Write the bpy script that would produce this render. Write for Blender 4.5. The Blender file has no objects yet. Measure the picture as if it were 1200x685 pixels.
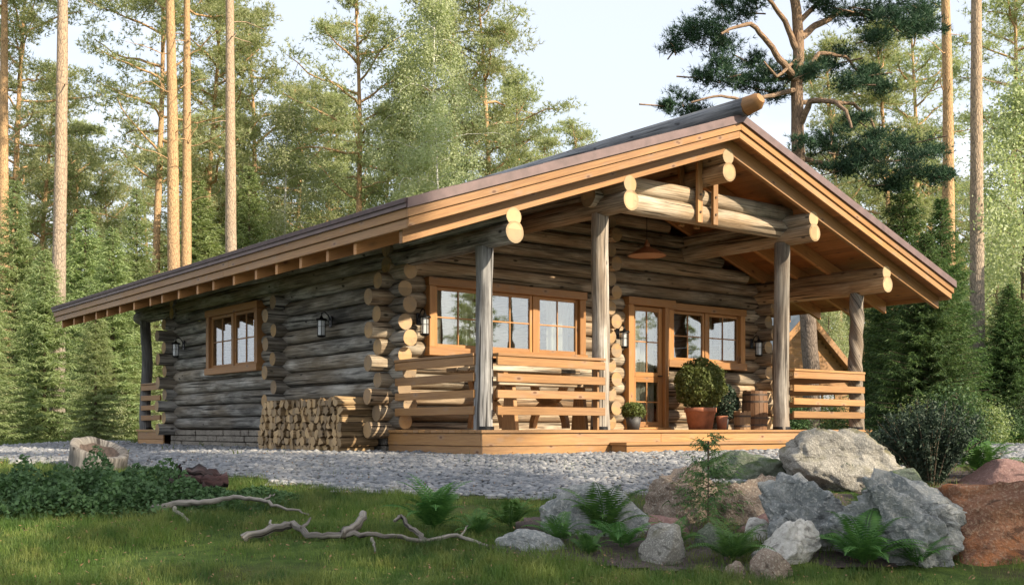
import bpy, math, random
import numpy as np
from mathutils import Vector, Matrix, noise
R = math.radians
rnd = random.Random(7)
scene = bpy.context.scene
COL = scene.collection
F = 1284.0; HZ = 502.0; EYE = 0.345

# ---------------------------------------------------------------- objects
def tag(o, label=None, cat=None, group=None, kind=None):
    if label: o['label'] = label
    if cat: o['category'] = cat
    if group: o['group'] = group
    if kind: o['kind'] = kind
    return o
def empty(name, loc=(0, 0, 0), rz=0, label=None, cat=None, group=None):
    o = bpy.data.objects.new(name, None); COL.objects.link(o)
    o.location = loc; o.rotation_euler = (0, 0, rz); o.empty_display_size = .2
    return tag(o, label, cat, group)
def link(name, me, parent=None):
    o = bpy.data.objects.new(name, me); COL.objects.link(o)
    if parent: o.parent = parent
    return o
def copy_tree(o, parent=None):
    c = o.copy(); COL.objects.link(c)
    if parent: c.parent = parent
    for ch in [k for k in o.children]:
        copy_tree(ch, c)
    return c

class MB:
    """collects oriented boxes, logs and tubes; build() links them as one mesh"""
    def __init__(s): s.v = []; s.f = []; s.uv = []; s.m = []; s.sm = []
    def face(s, idx, uvs, m=0, smooth=False):
        s.f.append(idx); s.uv.extend(uvs); s.m.append(m); s.sm.append(smooth)
    def prism(s, a, b, m=0, mend=None, off=None):
        """a, b: matching end loops (n points each) joined into a closed bar"""
        n = len(a); base = len(s.v)
        a = [Vector(p) for p in a]; b = [Vector(p) for p in b]
        s.v += a + b
        o = off if off is not None else (rnd.uniform(0, 50), rnd.uniform(0, 50))
        L = (sum(b, Vector()) / n - sum(a, Vector()) / n).length
        w = 0
        for i in range(n):
            j = (i + 1) % n
            e = (a[j] - a[i]).length
            s.face((base + i, base + j, base + n + j, base + n + i),
                   [(o[0], o[1] + w), (o[0], o[1] + w + e), (o[0] + L, o[1] + w + e), (o[0] + L, o[1] + w)], m)
            w += e
        me = m if mend is None else mend
        ca = sum(a, Vector()) / n
        ax = (a[1] - a[0]).normalized()
        nn = (b[0] - a[0]).normalized(); ay = nn.cross(ax)
        def cu(p, c): d = p - c; return (d.dot(ax) * 1.0 + (o[0] if mend is None else 0), d.dot(ay) + (o[1] if mend is None else 0))
        cb = sum(b, Vector()) / n
        s.face(tuple(base + n - 1 - i for i in range(n)), [cu(a[n - 1 - i], ca) for i in range(n)], me)
        s.face(tuple(base + n + i for i in range(n)), [cu(b[i], cb) for i in range(n)], me)
    def bar(s, p0, p1, wv, hv, m=0, mend=None):
        p0, p1, wv, hv = Vector(p0), Vector(p1), Vector(wv) / 2, Vector(hv) / 2
        if (p1 - p0).dot(wv.cross(hv)) < 0: wv = -wv
        q = [-wv - hv, wv - hv, wv + hv, -wv + hv]
        s.prism([p0 + k for k in q], [p1 + k for k in q], m, mend)
    def box(s, x0, x1, y0, y1, z0, z1, m=0, mend=None):
        dx, dy, dz = abs(x1 - x0), abs(y1 - y0), abs(z1 - z0)
        cx, cy, cz = (x0 + x1) / 2, (y0 + y1) / 2, (z0 + z1) / 2
        if dx >= dy and dx >= dz: s.bar((cx - dx / 2, cy, cz), (cx + dx / 2, cy, cz), (0, dy, 0), (0, 0, dz), m, mend)
        elif dy >= dz: s.bar((cx, cy - dy / 2, cz), (cx, cy + dy / 2, cz), (dx, 0, 0), (0, 0, dz), m, mend)
        else: s.bar((cx, cy, cz - dz / 2), (cx, cy, cz + dz / 2), (dx, 0, 0), (0, dy, 0), m, mend)
    def tube(s, pts, rad, seg=12, m=0, mend=1, rough=0.0, cap=True, flat=1.0, fr=3.0):
        pts = [Vector(p) for p in pts]; n = len(pts)
        if not hasattr(rad, '__len__'): rad = [rad] * n
        base = len(s.v); o = (rnd.uniform(0, 80), rnd.uniform(0, 80)); sd = rnd.uniform(0, 100)
        # frames
        t = [(pts[min(i + 1, n - 1)] - pts[max(i - 1, 0)]).normalized() for i in range(n)]
        ref = Vector((0, 0, 1)) if abs(t[0].z) < .9 else Vector((0, 1, 0))
        x = (ref - t[0] * ref.dot(t[0])).normalized(); L = 0; Ls = []
        for i in range(n):
            x = (x - t[i] * x.dot(t[i])).normalized(); y = t[i].cross(x)
            if i: L += (pts[i] - pts[i - 1]).length
            Ls.append(L)
            for k in range(seg):
                a = 2 * math.pi * k / seg + math.pi
                d = x * math.cos(a) + y * math.sin(a) * flat
                rr = rad[i]
                if rough: rr *= 1 + rough * noise.noise(Vector((d.x * 1.5, d.y * 1.5, d.z * 1.5)) + Vector((sd + L * fr, L * fr * .3, sd)))
                s.v.append(pts[i] + d * rr)
        rm = sum(rad) / n; W = 2 * math.pi * max(rm, .01)
        for i in range(n - 1):
            for k in range(seg):
                k2 = (k + 1) % seg
                v0 = o[1] + W * k / seg; v1 = o[1] + W * (k + 1) / seg
                s.face((base + i * seg + k, base + i * seg + k2, base + (i + 1) * seg + k2, base + (i + 1) * seg + k),
                       [(o[0] + Ls[i], v0), (o[0] + Ls[i], v1), (o[0] + Ls[i + 1], v1), (o[0] + Ls[i + 1], v0)], m, True)
        if cap:
            for (ii, rev) in ((0, True), (n - 1, False)):
                b2 = len(s.v); ring = [s.v[base + ii * seg + k].copy() for k in range(seg)]
                s.v += ring
                order = list(range(seg))
                if rev: order = order[::-1]
                s.face(tuple(b2 + k for k in order),
                       [(rad[ii] * math.cos(2 * math.pi * k / seg), rad[ii] * math.sin(2 * math.pi * k / seg)) for k in order], mend)
    def log(s, p0, p1, r, seg=14, m=0, mend=1, rough=.06, taper=0.0, step=.3):
        p0, p1 = Vector(p0), Vector(p1); L = (p1 - p0).length; n = max(2, int(L / step) + 1)
        sd = rnd.uniform(0, 99)
        pts = [];
        for i in range(n):
            k = i / (n - 1); p = p0.lerp(p1, k)
            if 0 < i < n - 1: p = p + noise.noise_vector(Vector((sd + L * k * .5, 0, 0))) * .008
            pts.append(p)
        rr = [r * (1 - taper * i / (n - 1)) for i in range(n)]
        s.tube(pts, rr, seg, m, mend, rough, fr=1.1)
    def build(s, name, mats, parent=None, bevel=0):
        me = bpy.data.meshes.new(name)
        me.from_pydata([tuple(v) for v in s.v], [], s.f)
        ul = me.uv_layers.new(name='UVMap')
        ul.data.foreach_set('uv', np.array(s.uv, dtype=np.float32).ravel())
        if not isinstance(mats, (list, tuple)): mats = [mats]
        for k in mats: me.materials.append(k)
        nm = len(mats)
        me.polygons.foreach_set('material_index', np.minimum(np.array(s.m, dtype=np.int32), nm - 1))
        me.polygons.foreach_set('use_smooth', np.array(s.sm, dtype=bool))
        me.update()
        o = link(name, me, parent)
        if bevel:
            b = o.modifiers.new('Bevel', 'BEVEL'); b.width = bevel; b.segments = 1; b.limit_method = 'ANGLE'; b.angle_limit = R(50)
        return o

def np_mesh(name, V, Fc, mats, parent=None, smooth=False, midx=None, uv=None):
    """V (n,3), Fc (m,k) equal-sized faces"""
    me = bpy.data.meshes.new(name)
    V = np.ascontiguousarray(V, dtype=np.float32); Fc = np.ascontiguousarray(Fc, dtype=np.int32)
    k = Fc.shape[1]
    me.vertices.add(len(V)); me.vertices.foreach_set('co', V.ravel())
    me.loops.add(Fc.size); me.loops.foreach_set('vertex_index', Fc.ravel())
    me.polygons.add(len(Fc)); me.polygons.foreach_set('loop_start', np.arange(0, Fc.size, k, dtype=np.int32))
    try: me.polygons.foreach_set('loop_total', np.full(len(Fc), k, dtype=np.int32))
    except Exception: pass
    if uv is not None:
        ul = me.uv_layers.new(name='UVMap'); ul.data.foreach_set('uv', np.ascontiguousarray(uv, dtype=np.float32).ravel())
    if not isinstance(mats, (list, tuple)): mats = [mats]
    for mm in mats: me.materials.append(mm)
    if midx is not None: me.polygons.foreach_set('material_index', np.asarray(midx, dtype=np.int32))
    me.polygons.foreach_set('use_smooth', np.full(len(Fc), smooth, dtype=bool))
    me.update(calc_edges=True); me.validate()
    return link(name, me, parent)

# ---------------------------------------------------------------- ground
def sstep(a, b, x): 
    t = np.clip((x - a) / (b - a), 0, 1); return t * t * (3 - 2 * t)
def gz(x, y):
    """terrace round the cabin, falling gently towards the camera"""
    x = np.asarray(x, dtype=float); y = np.asarray(y, dtype=float)
    d = 13.2 - y
    s = np.where(d > .3, d - .15, np.where(d < -.0, 0, d * d / .6))
    s = np.minimum(s, 22)
    return -.111 * s + .012 * np.sin(x * 1.7 + y) * sstep(13, 10, y) + .01 * np.sin(x * 3.1 - y * 2.3) * sstep(12, 10, y)
def ground_at(px, py):
    """world point where the ray through pixel (px, py) of the photo meets the ground"""
    k = (py - HZ) / F; r = (px - 600) / F
    lo, hi = 2.0, 400.0
    for _ in range(50):
        m = (lo + hi) / 2
        if EYE - k * m > float(gz(r * m, m)): lo = m
        else: hi = m
    return Vector((r * lo, lo, float(gz(r * lo, lo))))
def at(px, py, Y): return Vector(((px - 600) / F * Y, Y, EYE + (HZ - py) * Y / F))

# ---------------------------------------------------------------- materials
class N:
    def __init__(s, name):
        s.mat = bpy.data.materials.new(name); s.mat.use_nodes = True
        s.t = s.mat.node_tree; s.t.nodes.clear()
        s.out = s.add('ShaderNodeOutputMaterial')
    def add(s, kind, **kw):
        n = s.t.nodes.new(kind)
        for k, v in kw.items():
            if k in n.inputs.keys(): s.put(n.inputs[k], v)
            else: setattr(n, k, v)
        return n
    def put(s, inp, v):
        if isinstance(v, bpy.types.NodeSocket): s.t.links.new(v, inp)
        else:
            if hasattr(inp, 'default_value'):
                if inp.type == 'RGBA' and len(v) == 3: v = (*v, 1)
                inp.default_value = v
    def coord(s, which='UV', scale=(1, 1, 1), loc=(0, 0, 0)):
        c = s.add('ShaderNodeTexCoord'); m = s.add('ShaderNodeMapping')
        s.t.links.new(c.outputs[which], m.inputs['Vector']); m.inputs['Scale'].default_value = scale; m.inputs['Location'].default_value = loc
        return m.outputs['Vector']
    def noise(s, vec, scale, detail=4, rough=.55, dist=0.0):
        n = s.add('ShaderNodeTexNoise'); s.put(n.inputs['Vector'], vec)
        n.inputs['Scale'].default_value = scale; n.inputs['Detail'].default_value = detail
        n.inputs['Roughness'].default_value = rough; n.inputs['Distortion'].default_value = dist
        return n.outputs['Fac']
    def vor(s, vec, scale, feature='F1', out='Distance', rand=1.0):
        n = s.add('ShaderNodeTexVoronoi', feature=feature); s.put(n.inputs['Vector'], vec)
        n.inputs['Scale'].default_value = scale; n.inputs['Randomness'].default_value = rand
        return n.outputs[out]
    def ramp(s, fac, stops):
        n = s.add('ShaderNodeValToRGB'); s.put(n.inputs['Fac'], fac); e = n.color_ramp.elements
        while len(e) < len(stops): e.new(.5)
        for i, (p, c) in enumerate(stops):
            e[i].position = p; e[i].color = (c, c, c, 1) if not hasattr(c, '__len__') else (*c, 1)
        return n.outputs['Color']
    def mix(s, fac, a, b, mode='MIX'):
        n = s.add('ShaderNodeMix', data_type='RGBA', blend_type=mode)
        s.put(n.inputs[0], fac); s.put(n.inputs[6], a); s.put(n.inputs[7], b)
        return n.outputs[2]
    def math(s, op, a, b=0.0, clamp=False):
        n = s.add('ShaderNodeMath', operation=op, use_clamp=clamp)
        s.put(n.inputs[0], a); s.put(n.inputs[1], b); return n.outputs[0]
    def bump(s, h, strength=.5, dist=.01):
        n = s.add('ShaderNodeBump'); s.put(n.inputs['Height'], h)
        n.inputs['Strength'].default_value = strength; n.inputs['Distance'].default_value = dist
        return n.outputs['Normal']
    def pbr(s, color, rough=.7, normal=None, metal=0.0, spec=.5, **kw):
        p = s.add('ShaderNodeBsdfPrincipled')
        s.put(p.inputs['Base Color'], color); s.put(p.inputs['Roughness'], rough); p.inputs['Metallic'].default_value = metal
        p.inputs['Specular IOR Level'].default_value = spec
        if normal is not None: s.put(p.inputs['Normal'], normal)
        s.t.links.new(p.outputs[0], s.out.inputs['Surface']); s.p = p
        return s.mat

def mat_board(name, c1, c2, dark=(.12, .05, .02), rough=.55, knot=1.0, wear=(.3, .2, .13), wearamt=.25):
    n = N(name)
    g = n.noise(n.coord('UV', (1.1, 26, 1)), 1.6, 6, .6, .6)
    b = n.noise(n.coord('UV', (.35, 1.2, 1)), 1.0, 3)
    c = n.mix(n.ramp(g, [(.32, 0.), (.68, 1.)]), c1, c2)
    c = n.mix(n.math('MULTIPLY', n.ramp(b, [(.42, 0.), (.75, 1.)]), wearamt * 2), c, wear)
    if knot:
        kv = n.vor(n.coord('UV', (3.2, 6.5, 1)), 1.0)
        k = n.ramp(kv, [(.07, 1.), (.13, 0.)])
        c = n.mix(n.math('MULTIPLY', n.ramp(kv, [(.1, .6), (.3, 0.)]), knot), c, wear)
        c = n.mix(n.math('MULTIPLY', k, .95 * knot), c, dark)
    pl = n.noise(n.coord('UV', (.12, .12, 1)), 1.0, 0)
    c = n.mix(1.0, c, n.ramp(pl, [(.3, .72), (.7, 1.12)]), 'MULTIPLY')
    fine = n.noise(n.coord('UV', (3, 90, 1)), 1.5, 3)
    c = n.mix(n.math('MULTIPLY', n.ramp(fine, [(.3, 1.), (.5, 0.)]), .35), c, dark)
    return n.pbr(c, rough, n.bump(g, .35, .004), spec=.35)
def mat_log(name, c1, c2, dark, light, warm=None, lightamt=.5, rough=.8):
    n = N(name)
    v = n.coord('UV', (1, 1, 1))
    g = n.noise(n.coord('UV', (.9, 14, 1)), 1.4, 7, .65, .8)
    blot = n.noise(n.coord('UV', (.9, 2.6, 1)), 1.3, 4, .6, .5)
    c = n.mix(n.ramp(g, [(.38, 0.), (.60, 1.)]), c1, c2)
    pl = n.noise(n.coord('UV', (.15, .15, 1)), 1.0, 0)
    c = n.mix(n.math('MULTIPLY', n.ramp(blot, [(.48, 0.), (.62, 1.)]), lightamt), c, light)
    b2 = n.noise(n.coord('UV', (.6, 2.0, 1), (31, 7, 0)), 1.1, 5, .6, .8)
    c = n.mix(n.math('MULTIPLY', n.ramp(b2, [(.5, 0.), (.68, 1.)]), .75), c, dark)
    if warm:
        b3 = n.noise(n.coord('UV', (.4, 1.0, 1), (11, 57, 0)), 1.0, 3)
        c = n.mix(n.math('MULTIPLY', n.ramp(b3, [(.42, 0.), (.62, 1.)]), .6), c, warm)
    c = n.mix(1.0, c, n.ramp(pl, [(.3, .68), (.7, 1.2)]), 'MULTIPLY')
    fs = n.noise(n.coord('UV', (1.6, 55, 1), (7, 3, 0)), 1.0, 4, .6)
    c = n.mix(1.0, c, n.ramp(fs, [(.35, .55), (.6, 1.15)]), 'MULTIPLY')
    cr = n.noise(n.coord('UV', (.5, 20, 1), (3, 3, 0)), 1.0, 3, .5, .3)
    crk = n.ramp(cr, [(.35, 1.), (.40, 0.)])
    c = n.mix(n.math('MULTIPLY', crk, .9), c, tuple(x * .35 for x in dark))
    kv = n.vor(n.coord('UV', (2.4, 5, 1)), 1.0)
    c = n.mix(n.ramp(kv, [(.07, .9), (.13, 0.)]), c, tuple(x * .5 for x in dark))
    h = n.math('SUBTRACT', g, n.math('MULTIPLY', crk, .8))
    return n.pbr(c, rough, n.bump(h, .7, .012), spec=.2)
def mat_end(name, c1=(.62, .40, .17), c2=(.47, .26, .10), grey=(.32, .27, .2), greyamt=.2):
    n = N(name)
    c0 = n.coord('UV')
    ln = n.add('ShaderNodeVectorMath', operation='LENGTH'); n.put(ln.inputs[0], c0)
    d = ln.outputs['Value']
    wob = n.noise(c0, 14, 2)
    d2 = n.math('ADD', d, n.math('MULTIPLY', wob, .018))
    ring = n.math('SINE', n.math('MULTIPLY', d2, 520))
    c = n.mix(n.math('MULTIPLY', n.math('ADD', n.math('MULTIPLY', ring, .5), .5), .7), c1, c2)
    big = n.noise(n.coord('Object'), 6, 4)
    c = n.mix(n.math('MULTIPLY', n.ramp(big, [(.45, 0.), (.65, 1.)]), greyamt * 2), c, grey)
    edge = n.ramp(d2, [(.105, 0.), (.125, 1.)])
    c = n.mix(n.math('MULTIPLY', edge, .6), c, (.2, .12, .06))
    # radial checks
    sx = n.add('ShaderNodeSeparateXYZ'); n.put(sx.inputs[0], c0)
    an = n.math('ARCTAN2', sx.outputs[1], sx.outputs[0])
    cm = n.add('ShaderNodeCombineXYZ'); n.put(cm.inputs[0], n.math('MULTIPLY', an, 2.2)); n.put(cm.inputs[1], n.math('MULTIPLY', d, 3.0))
    geo = n.coord('Object', (1, 1, 1)); 
    va = n.add('ShaderNodeVectorMath', operation='ADD'); n.put(va.inputs[0], cm.outputs[0])
    sn = n.add('ShaderNodeVectorMath', operation='SNAP'); n.put(sn.inputs[0], geo); sn.inputs[1].default_value = (.3, .3, .228)
    n.put(va.inputs[1], sn.outputs[0])
    cn = n.noise(va.outputs[0], 2.3, 2)
    wn = n.add('ShaderNodeTexWhiteNoise', noise_dimensions='3D'); n.put(wn.inputs['Vector'], sn.outputs[0])
    c = n.mix(n.math('MULTIPLY', wn.outputs['Value'], .55 + greyamt * .6), c, grey)
    c = n.mix(1.0, c, n.ramp(wn.outputs['Value'], [(0., .62), (.5, 1.1), (1., .8)]), 'MULTIPLY')
    c = n.mix(n.ramp(cn, [(.27, .9), (.31, 0.)]), c, (.07, .035, .015))
    return n.pbr(c, .75, n.bump(n.math('ADD', ring, n.math('MULTIPLY', big, 3)), .15, .003), spec=.2)

M = {}
M['board'] = mat_board('honey pine board', (.40, .21, .074), (.26, .12, .038))
M['board_rail'] = mat_board('rail board', (.38, .20, .07), (.25, .12, .04))
M['deck'] = mat_board('deck board', (.42, .23, .085), (.28, .14, .048), wearamt=.3)
M['casing'] = mat_board('window casing', (.42, .205, .068), (.31, .14, .040), wearamt=.15)
M['soffit'] = mat_board('soffit board', (.40, .17, .055), (.30, .12, .038), wearamt=.2, wear=(.15, .07, .03))
M['rafter'] = mat_board('rafter wood', (.54, .27, .095), (.42, .19, .065), wearamt=.2, wear=(.2, .1, .05))
M['log_side'] = mat_log('weathered grey log', (.10, .096, .09), (.36, .345, .315), (.035, .033, .03), (.56, .545, .50), (.25, .19, .12), .65)
M['log_front'] = mat_log('brown grey log', (.15, .115, .08), (.41, .335, .24), (.06, .045, .034), (.60, .53, .42), (.34, .215, .115), .55)
M['log_post'] = mat_log('silvered post wood', (.20, .17, .14), (.38, .34, .29), (.08, .065, .055), (.52, .48, .42), (.26, .18, .11), .55)
M['log_postgrey'] = mat_log('dark silvered post wood', (.17, .165, .16), (.28, .275, .27), (.06, .055, .055), (.42, .41, .39), None, .5)
M['log_tie'] = mat_log('pale barked tie log', (.30, .25, .18), (.48, .42, .33), (.13, .10, .07), (.56, .51, .42), (.32, .20, .10), .45)
M['log_purlin'] = mat_log('honey grey purlin', (.32, .20, .10), (.43, .29, .16), (.13, .08, .045), (.5, .38, .24), (.33, .17, .07), .45)
M['log_ridge'] = mat_log('blue grey ridge log', (.20, .21, .23), (.30, .31, .33), (.11, .11, .12), (.38, .38, .39), None, .4)
M['end'] = mat_end('log end grain', (.52, .34, .16), (.40, .235, .10), (.24, .19, .14), .3)
M['end_pale'] = mat_end('fresh log end grain', (.56, .41, .22), (.45, .30, .14), (.33, .26, .17), .3)
M['end_dark'] = mat_end('weathered end grain', (.45, .31, .15), (.33, .21, .10), (.17, .14, .1), .4)
def simple(name, c, rough=.5, metal=0., sc=30, var=.25, spec=.5):
    n = N(name); f = n.noise(n.coord('Object'), sc, 4)
    cc = n.mix(n.ramp(f, [(.3, 0.), (.7, 1.)]), tuple(x * (1 - var) for x in c), tuple(min(1, x * (1 + var)) for x in c))
    return n.pbr(cc, rough, n.bump(f, .2, .003), metal, spec)
M['roofing'] = simple('brown roofing felt', (.085, .055, .055), .75, 0, 12)
M['drip'] = simple('plum brown roof edge', (.12, .075, .072), .55, 0, 6)
M['iron'] = simple('black iron', (.012, .012, .013), .4, .6, 40)
M['brass'] = simple('bronze lamp metal', (.30, .13, .06), .35, .4, 30)
M['lampin'] = simple('lamp shade enamel', (.36, .2, .12), .5, 0, 30, .1)
M['hardware'] = simple('steel bolt', (.10, .07, .05), .5, .7)
M['terracotta'] = simple('terracotta', (.30, .115, .06), .8, 0, 9, .3)
M['darkpot'] = simple('dark planter', (.05, .048, .048), .6, 0, 14)
M['soil'] = simple('potting soil', (.03, .02, .014), .95, 0, 50, .4)
M['barrel'] = mat_board('barrel stave', (.22, .115, .055), (.15, .075, .036), knot=.4)
M['bucket'] = mat_board('bucket stave', (.36, .22, .11), (.26, .15, .07), knot=.4)
M['hoop'] = simple('hoop iron', (.09, .065, .05), .6, .5)
def mat_glass():
    n = N('window glass')
    g = n.add('ShaderNodeBsdfGlossy'); g.inputs['Roughness'].default_value = 0.01; g.inputs['Color'].default_value = (.95, .97, 1, 1)
    t = n.add('ShaderNodeBsdfTransparent'); t.inputs['Color'].default_value = (.85, .88, .86, 1)
    nn = n.noise(n.coord('Object'), 1.6, 2)
    b = n.bump(nn, .12, .012); n.put(g.inputs['Normal'], b)
    m = n.add('ShaderNodeMixShader'); m.inputs[0].default_value = .22
    n.t.links.new(t.outputs[0], m.inputs[1]); n.t.links.new(g.outputs[0], m.inputs[2]); n.t.links.new(m.outputs[0], n.out.inputs[0])
    return n.mat
M['glass'] = mat_glass()
def mat_lglass():
    n = N('lantern glass'); n.pbr((.75, .78, .78), .15); n.p.inputs['Transmission Weight'].default_value = .3; return n.mat
M['lglass'] = mat_lglass()
def mat_curtain():
    n = N('linen curtain')
    d = n.add('ShaderNodeBsdfDiffuse'); d.inputs[0].default_value = (.72, .69, .62, 1)
    t = n.add('ShaderNodeBsdfTranslucent'); t.inputs[0].default_value = (.72, .69, .62, 1)
    m = n.add('ShaderNodeMixShader'); m.inputs[0].default_value = .3
    n.t.links.new(d.outputs[0], m.inputs[1]); n.t.links.new(t.outputs[0], m.inputs[2]); n.t.links.new(m.outputs[0], n.out.inputs[0])
    return n.mat
M['curtain'] = mat_curtain()
def mat_stone(name, c1, c2, c3, sc=3., spk=60., rough=.85, moss=None, bumpd=.03, stain=None):
    n = N(name); o = n.coord('Object')
    a = n.noise(o, sc, 6, .6, .4); b = n.noise(o, spk, 3, .6)
    c = n.mix(n.ramp(a, [(.35, 0.), (.62, 1.)]), c1, c2)
    c = n.mix(n.ramp(b, [(.5, 0.), (.66, .8)]), c, c3)
    vein = n.noise(n.coord('Object', (1, 1, 3), (4, 2, 9)), sc * 1.4, 5, .7, 1.2)
    c = n.mix(n.ramp(vein, [(.36, .75), (.44, 0.)]), c, tuple(x * .3 for x in c1))
    if stain:
        st = n.noise(n.coord('Object', (1, 1, 1), (9, 1, 5)), sc * .8, 5, .7, .6)
        c = n.mix(n.ramp(st, [(.5, 0.), (.62, .8)]), c, stain)
    if moss:
        g = n.add('ShaderNodeNewGeometry'); sp = n.add('ShaderNodeSeparateXYZ'); n.put(sp.inputs[0], g.outputs['Normal'])
        mm = n.math('MULTIPLY', n.ramp(sp.outputs[2], [(.3, 0.), (.85, 1.)]), n.ramp(n.noise(o, 5, 4), [(.42, 0.), (.58, 1.)]))
        c = n.mix(mm, c, moss)
    mid = n.noise(o, sc * 5, 8, .65)
    h = n.math('ADD', n.math('ADD', n.math('MULTIPLY', a, .3), mid), n.math('MULTIPLY', b, .22))
    return n.pbr(c, rough, n.bump(h, 1.0, bumpd), spec=.25)
M['rock_grey'] = mat_stone('speckled grey granite', (.16, .15, .13), (.29, .275, .245), (.44, .42, .37), 3, 70, moss=(.12, .11, .06))
M['rock_blue'] = mat_stone('smooth blue grey stone', (.15, .165, .165), (.34, .345, .33), (.45, .44, .41), 2.2, 40, .75, bumpd=.06, stain=(.52, .48, .41))
M['rock_white'] = mat_stone('pale limestone', (.44, .42, .38), (.62, .59, .54), (.34, .31, .28), 2.5, 30)
M['rock_red'] = mat_stone('rust red granite', (.17, .085, .055), (.30, .14, .075), (.36, .25, .17), 2.2, 55, stain=(.42, .15, .05), bumpd=.05)
M['rock_brown'] = mat_stone('brown lichen stone', (.16, .115, .085), (.28, .22, .17), (.40, .35, .28), 3, 60)
M['rock_moss'] = mat_stone('mossy olive stone', (.09, .11, .08), (.15, .17, .12), (.22, .23, .18), 4, 50, moss=(.06, .09, .025))
M['rock_purple'] = mat_stone('plum flat stone', (.15, .085, .075), (.24, .14, .12), (.3, .2, .17), 2, 50)
M['found'] = mat_stone('foundation stone', (.16, .14, .115), (.26, .23, .19), (.32, .29, .25), 3, 50)
def mat_gravel():
    n = N('grey gravel stones')
    oi = n.noise(n.coord('Object'), 9, 1, .5); big = n.noise(n.coord('Object', loc=(3, 1, 0)), .6, 3)
    f = n.noise(n.coord('Object'), 90, 3)
    c = n.ramp(oi, [(.25, (.10, .11, .125)), (.45, (.18, .19, .205)), (.6, (.25, .25, .255)), (.75, (.38, .375, .365))])
    c = n.mix(n.math('MULTIPLY', n.ramp(f, [(.4, 0.), (.65, 1.)]), .3), c, (.17, .17, .175))
    c = n.mix(n.math('MULTIPLY', n.ramp(big, [(.5, 0.), (.7, 1.)]), .25), c, (.2, .19, .17))
    return n.pbr(c, .8, n.bump(f, .3, .004), spec=.3)
M['gravel'] = mat_gravel()
def mat_ground():
    n = N('ground soil and turf'); o = n.coord('Object')
    a = n.noise(o, .35, 6, .6); b = n.noise(o, 7, 6, .6); c3 = n.noise(o, 40, 4)
    green = n.mix(n.ramp(b, [(.35, 0.), (.65, 1.)]), (.035, .060, .014), (.075, .115, .025))
    soil = n.mix(b, (.06, .045, .028), (.10, .075, .045))
    c = n.mix(n.ramp(a, [(.52, 0.), (.66, 1.)]), green, soil)
    return n.pbr(c, .95, n.bump(n.math('ADD', b, c3), .8, .03), spec=.1)
M['ground'] = mat_ground()
def mat_leaf(name, c1, c2, c3=None, trans=.3, sc=.6, fine=9., rough=.6):
    n = N(name); o = n.coord('Object')
    a = n.noise(o, sc, 3); b = n.noise(o, fine, 2)
    oi = n.add('ShaderNodeObjectInfo')
    c = n.mix(n.ramp(a, [(.35, 0.), (.65, 1.)]), c1, c2)
    c = n.mix(n.math('MULTIPLY', n.ramp(b, [(.4, 0.), (.7, 1.)]), .6), c, c3 or tuple(x * 1.5 for x in c2))
    hs = n.add('ShaderNodeHueSaturation'); n.put(hs.inputs['Color'], c)
    n.put(hs.inputs['Value'], n.math('ADD', n.math('MULTIPLY', oi.outputs['Random'], .4), .8))
    n.put(hs.inputs['Hue'], n.math('ADD', n.math('MULTIPLY', oi.outputs['Random'], .03), .487))
    d = n.add('ShaderNodeBsdfDiffuse'); t = n.add('ShaderNodeBsdfTranslucent')
    n.put(d.inputs[0], hs.outputs[0]); n.put(t.inputs[0], n.mix(.5, hs.outputs[0], (.3, .4, .04), 'MIX') if trans > .4 else hs.outputs[0])
    g = n.add('ShaderNodeBsdfGlossy'); g.inputs['Roughness'].default_value = rough; g.inputs['Color'].default_value = (.6, .6, .6, 1)
    m = n.add('ShaderNodeMixShader'); m.inputs[0].default_value = trans
    n.t.links.new(d.outputs[0], m.inputs[1]); n.t.links.new(t.outputs[0], m.inputs[2])
    m2 = n.add('ShaderNodeMixShader'); m2.inputs[0].default_value = .04
    n.t.links.new(m.outputs[0], m2.inputs[1]); n.t.links.new(g.outputs[0], m2.inputs[2])
    n.t.links.new(m2.outputs[0], n.out.inputs[0])
    return n.mat
M['pine'] = mat_leaf('pine needles', (.28, .31, .15), (.40, .42, .22), (.54, .54, .32), .5)
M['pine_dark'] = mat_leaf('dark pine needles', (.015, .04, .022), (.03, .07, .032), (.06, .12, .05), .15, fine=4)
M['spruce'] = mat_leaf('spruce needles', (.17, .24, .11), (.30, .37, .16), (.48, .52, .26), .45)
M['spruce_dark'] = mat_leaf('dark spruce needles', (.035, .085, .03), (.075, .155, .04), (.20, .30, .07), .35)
M['birch'] = mat_leaf('birch leaves', (.32, .36, .20), (.43, .46, .27), (.58, .59, .38), .5)
M['box'] = mat_leaf('boxwood leaves', (.06, .09, .02), (.12, .16, .035), (.25, .28, .08), .3, 6, 40)
M['cover'] = mat_leaf('ground cover leaves', (.035, .08, .028), (.07, .14, .045), (.14, .24, .08), .25, 3, 25)
M['fern'] = mat_leaf('fern fronds', (.035, .09, .02), (.07, .15, .03), (.14, .25, .05), .3, 3, 20)
M['juniper'] = mat_leaf('juniper leaves', (.02, .04, .025), (.035, .065, .038), (.07, .10, .06), .15, 5, 30)
M['grass'] = mat_leaf('grass blades', (.035, .08, .014), (.11, .18, .028), (.30, .30, .08), .4, 1.3, 4)
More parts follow.
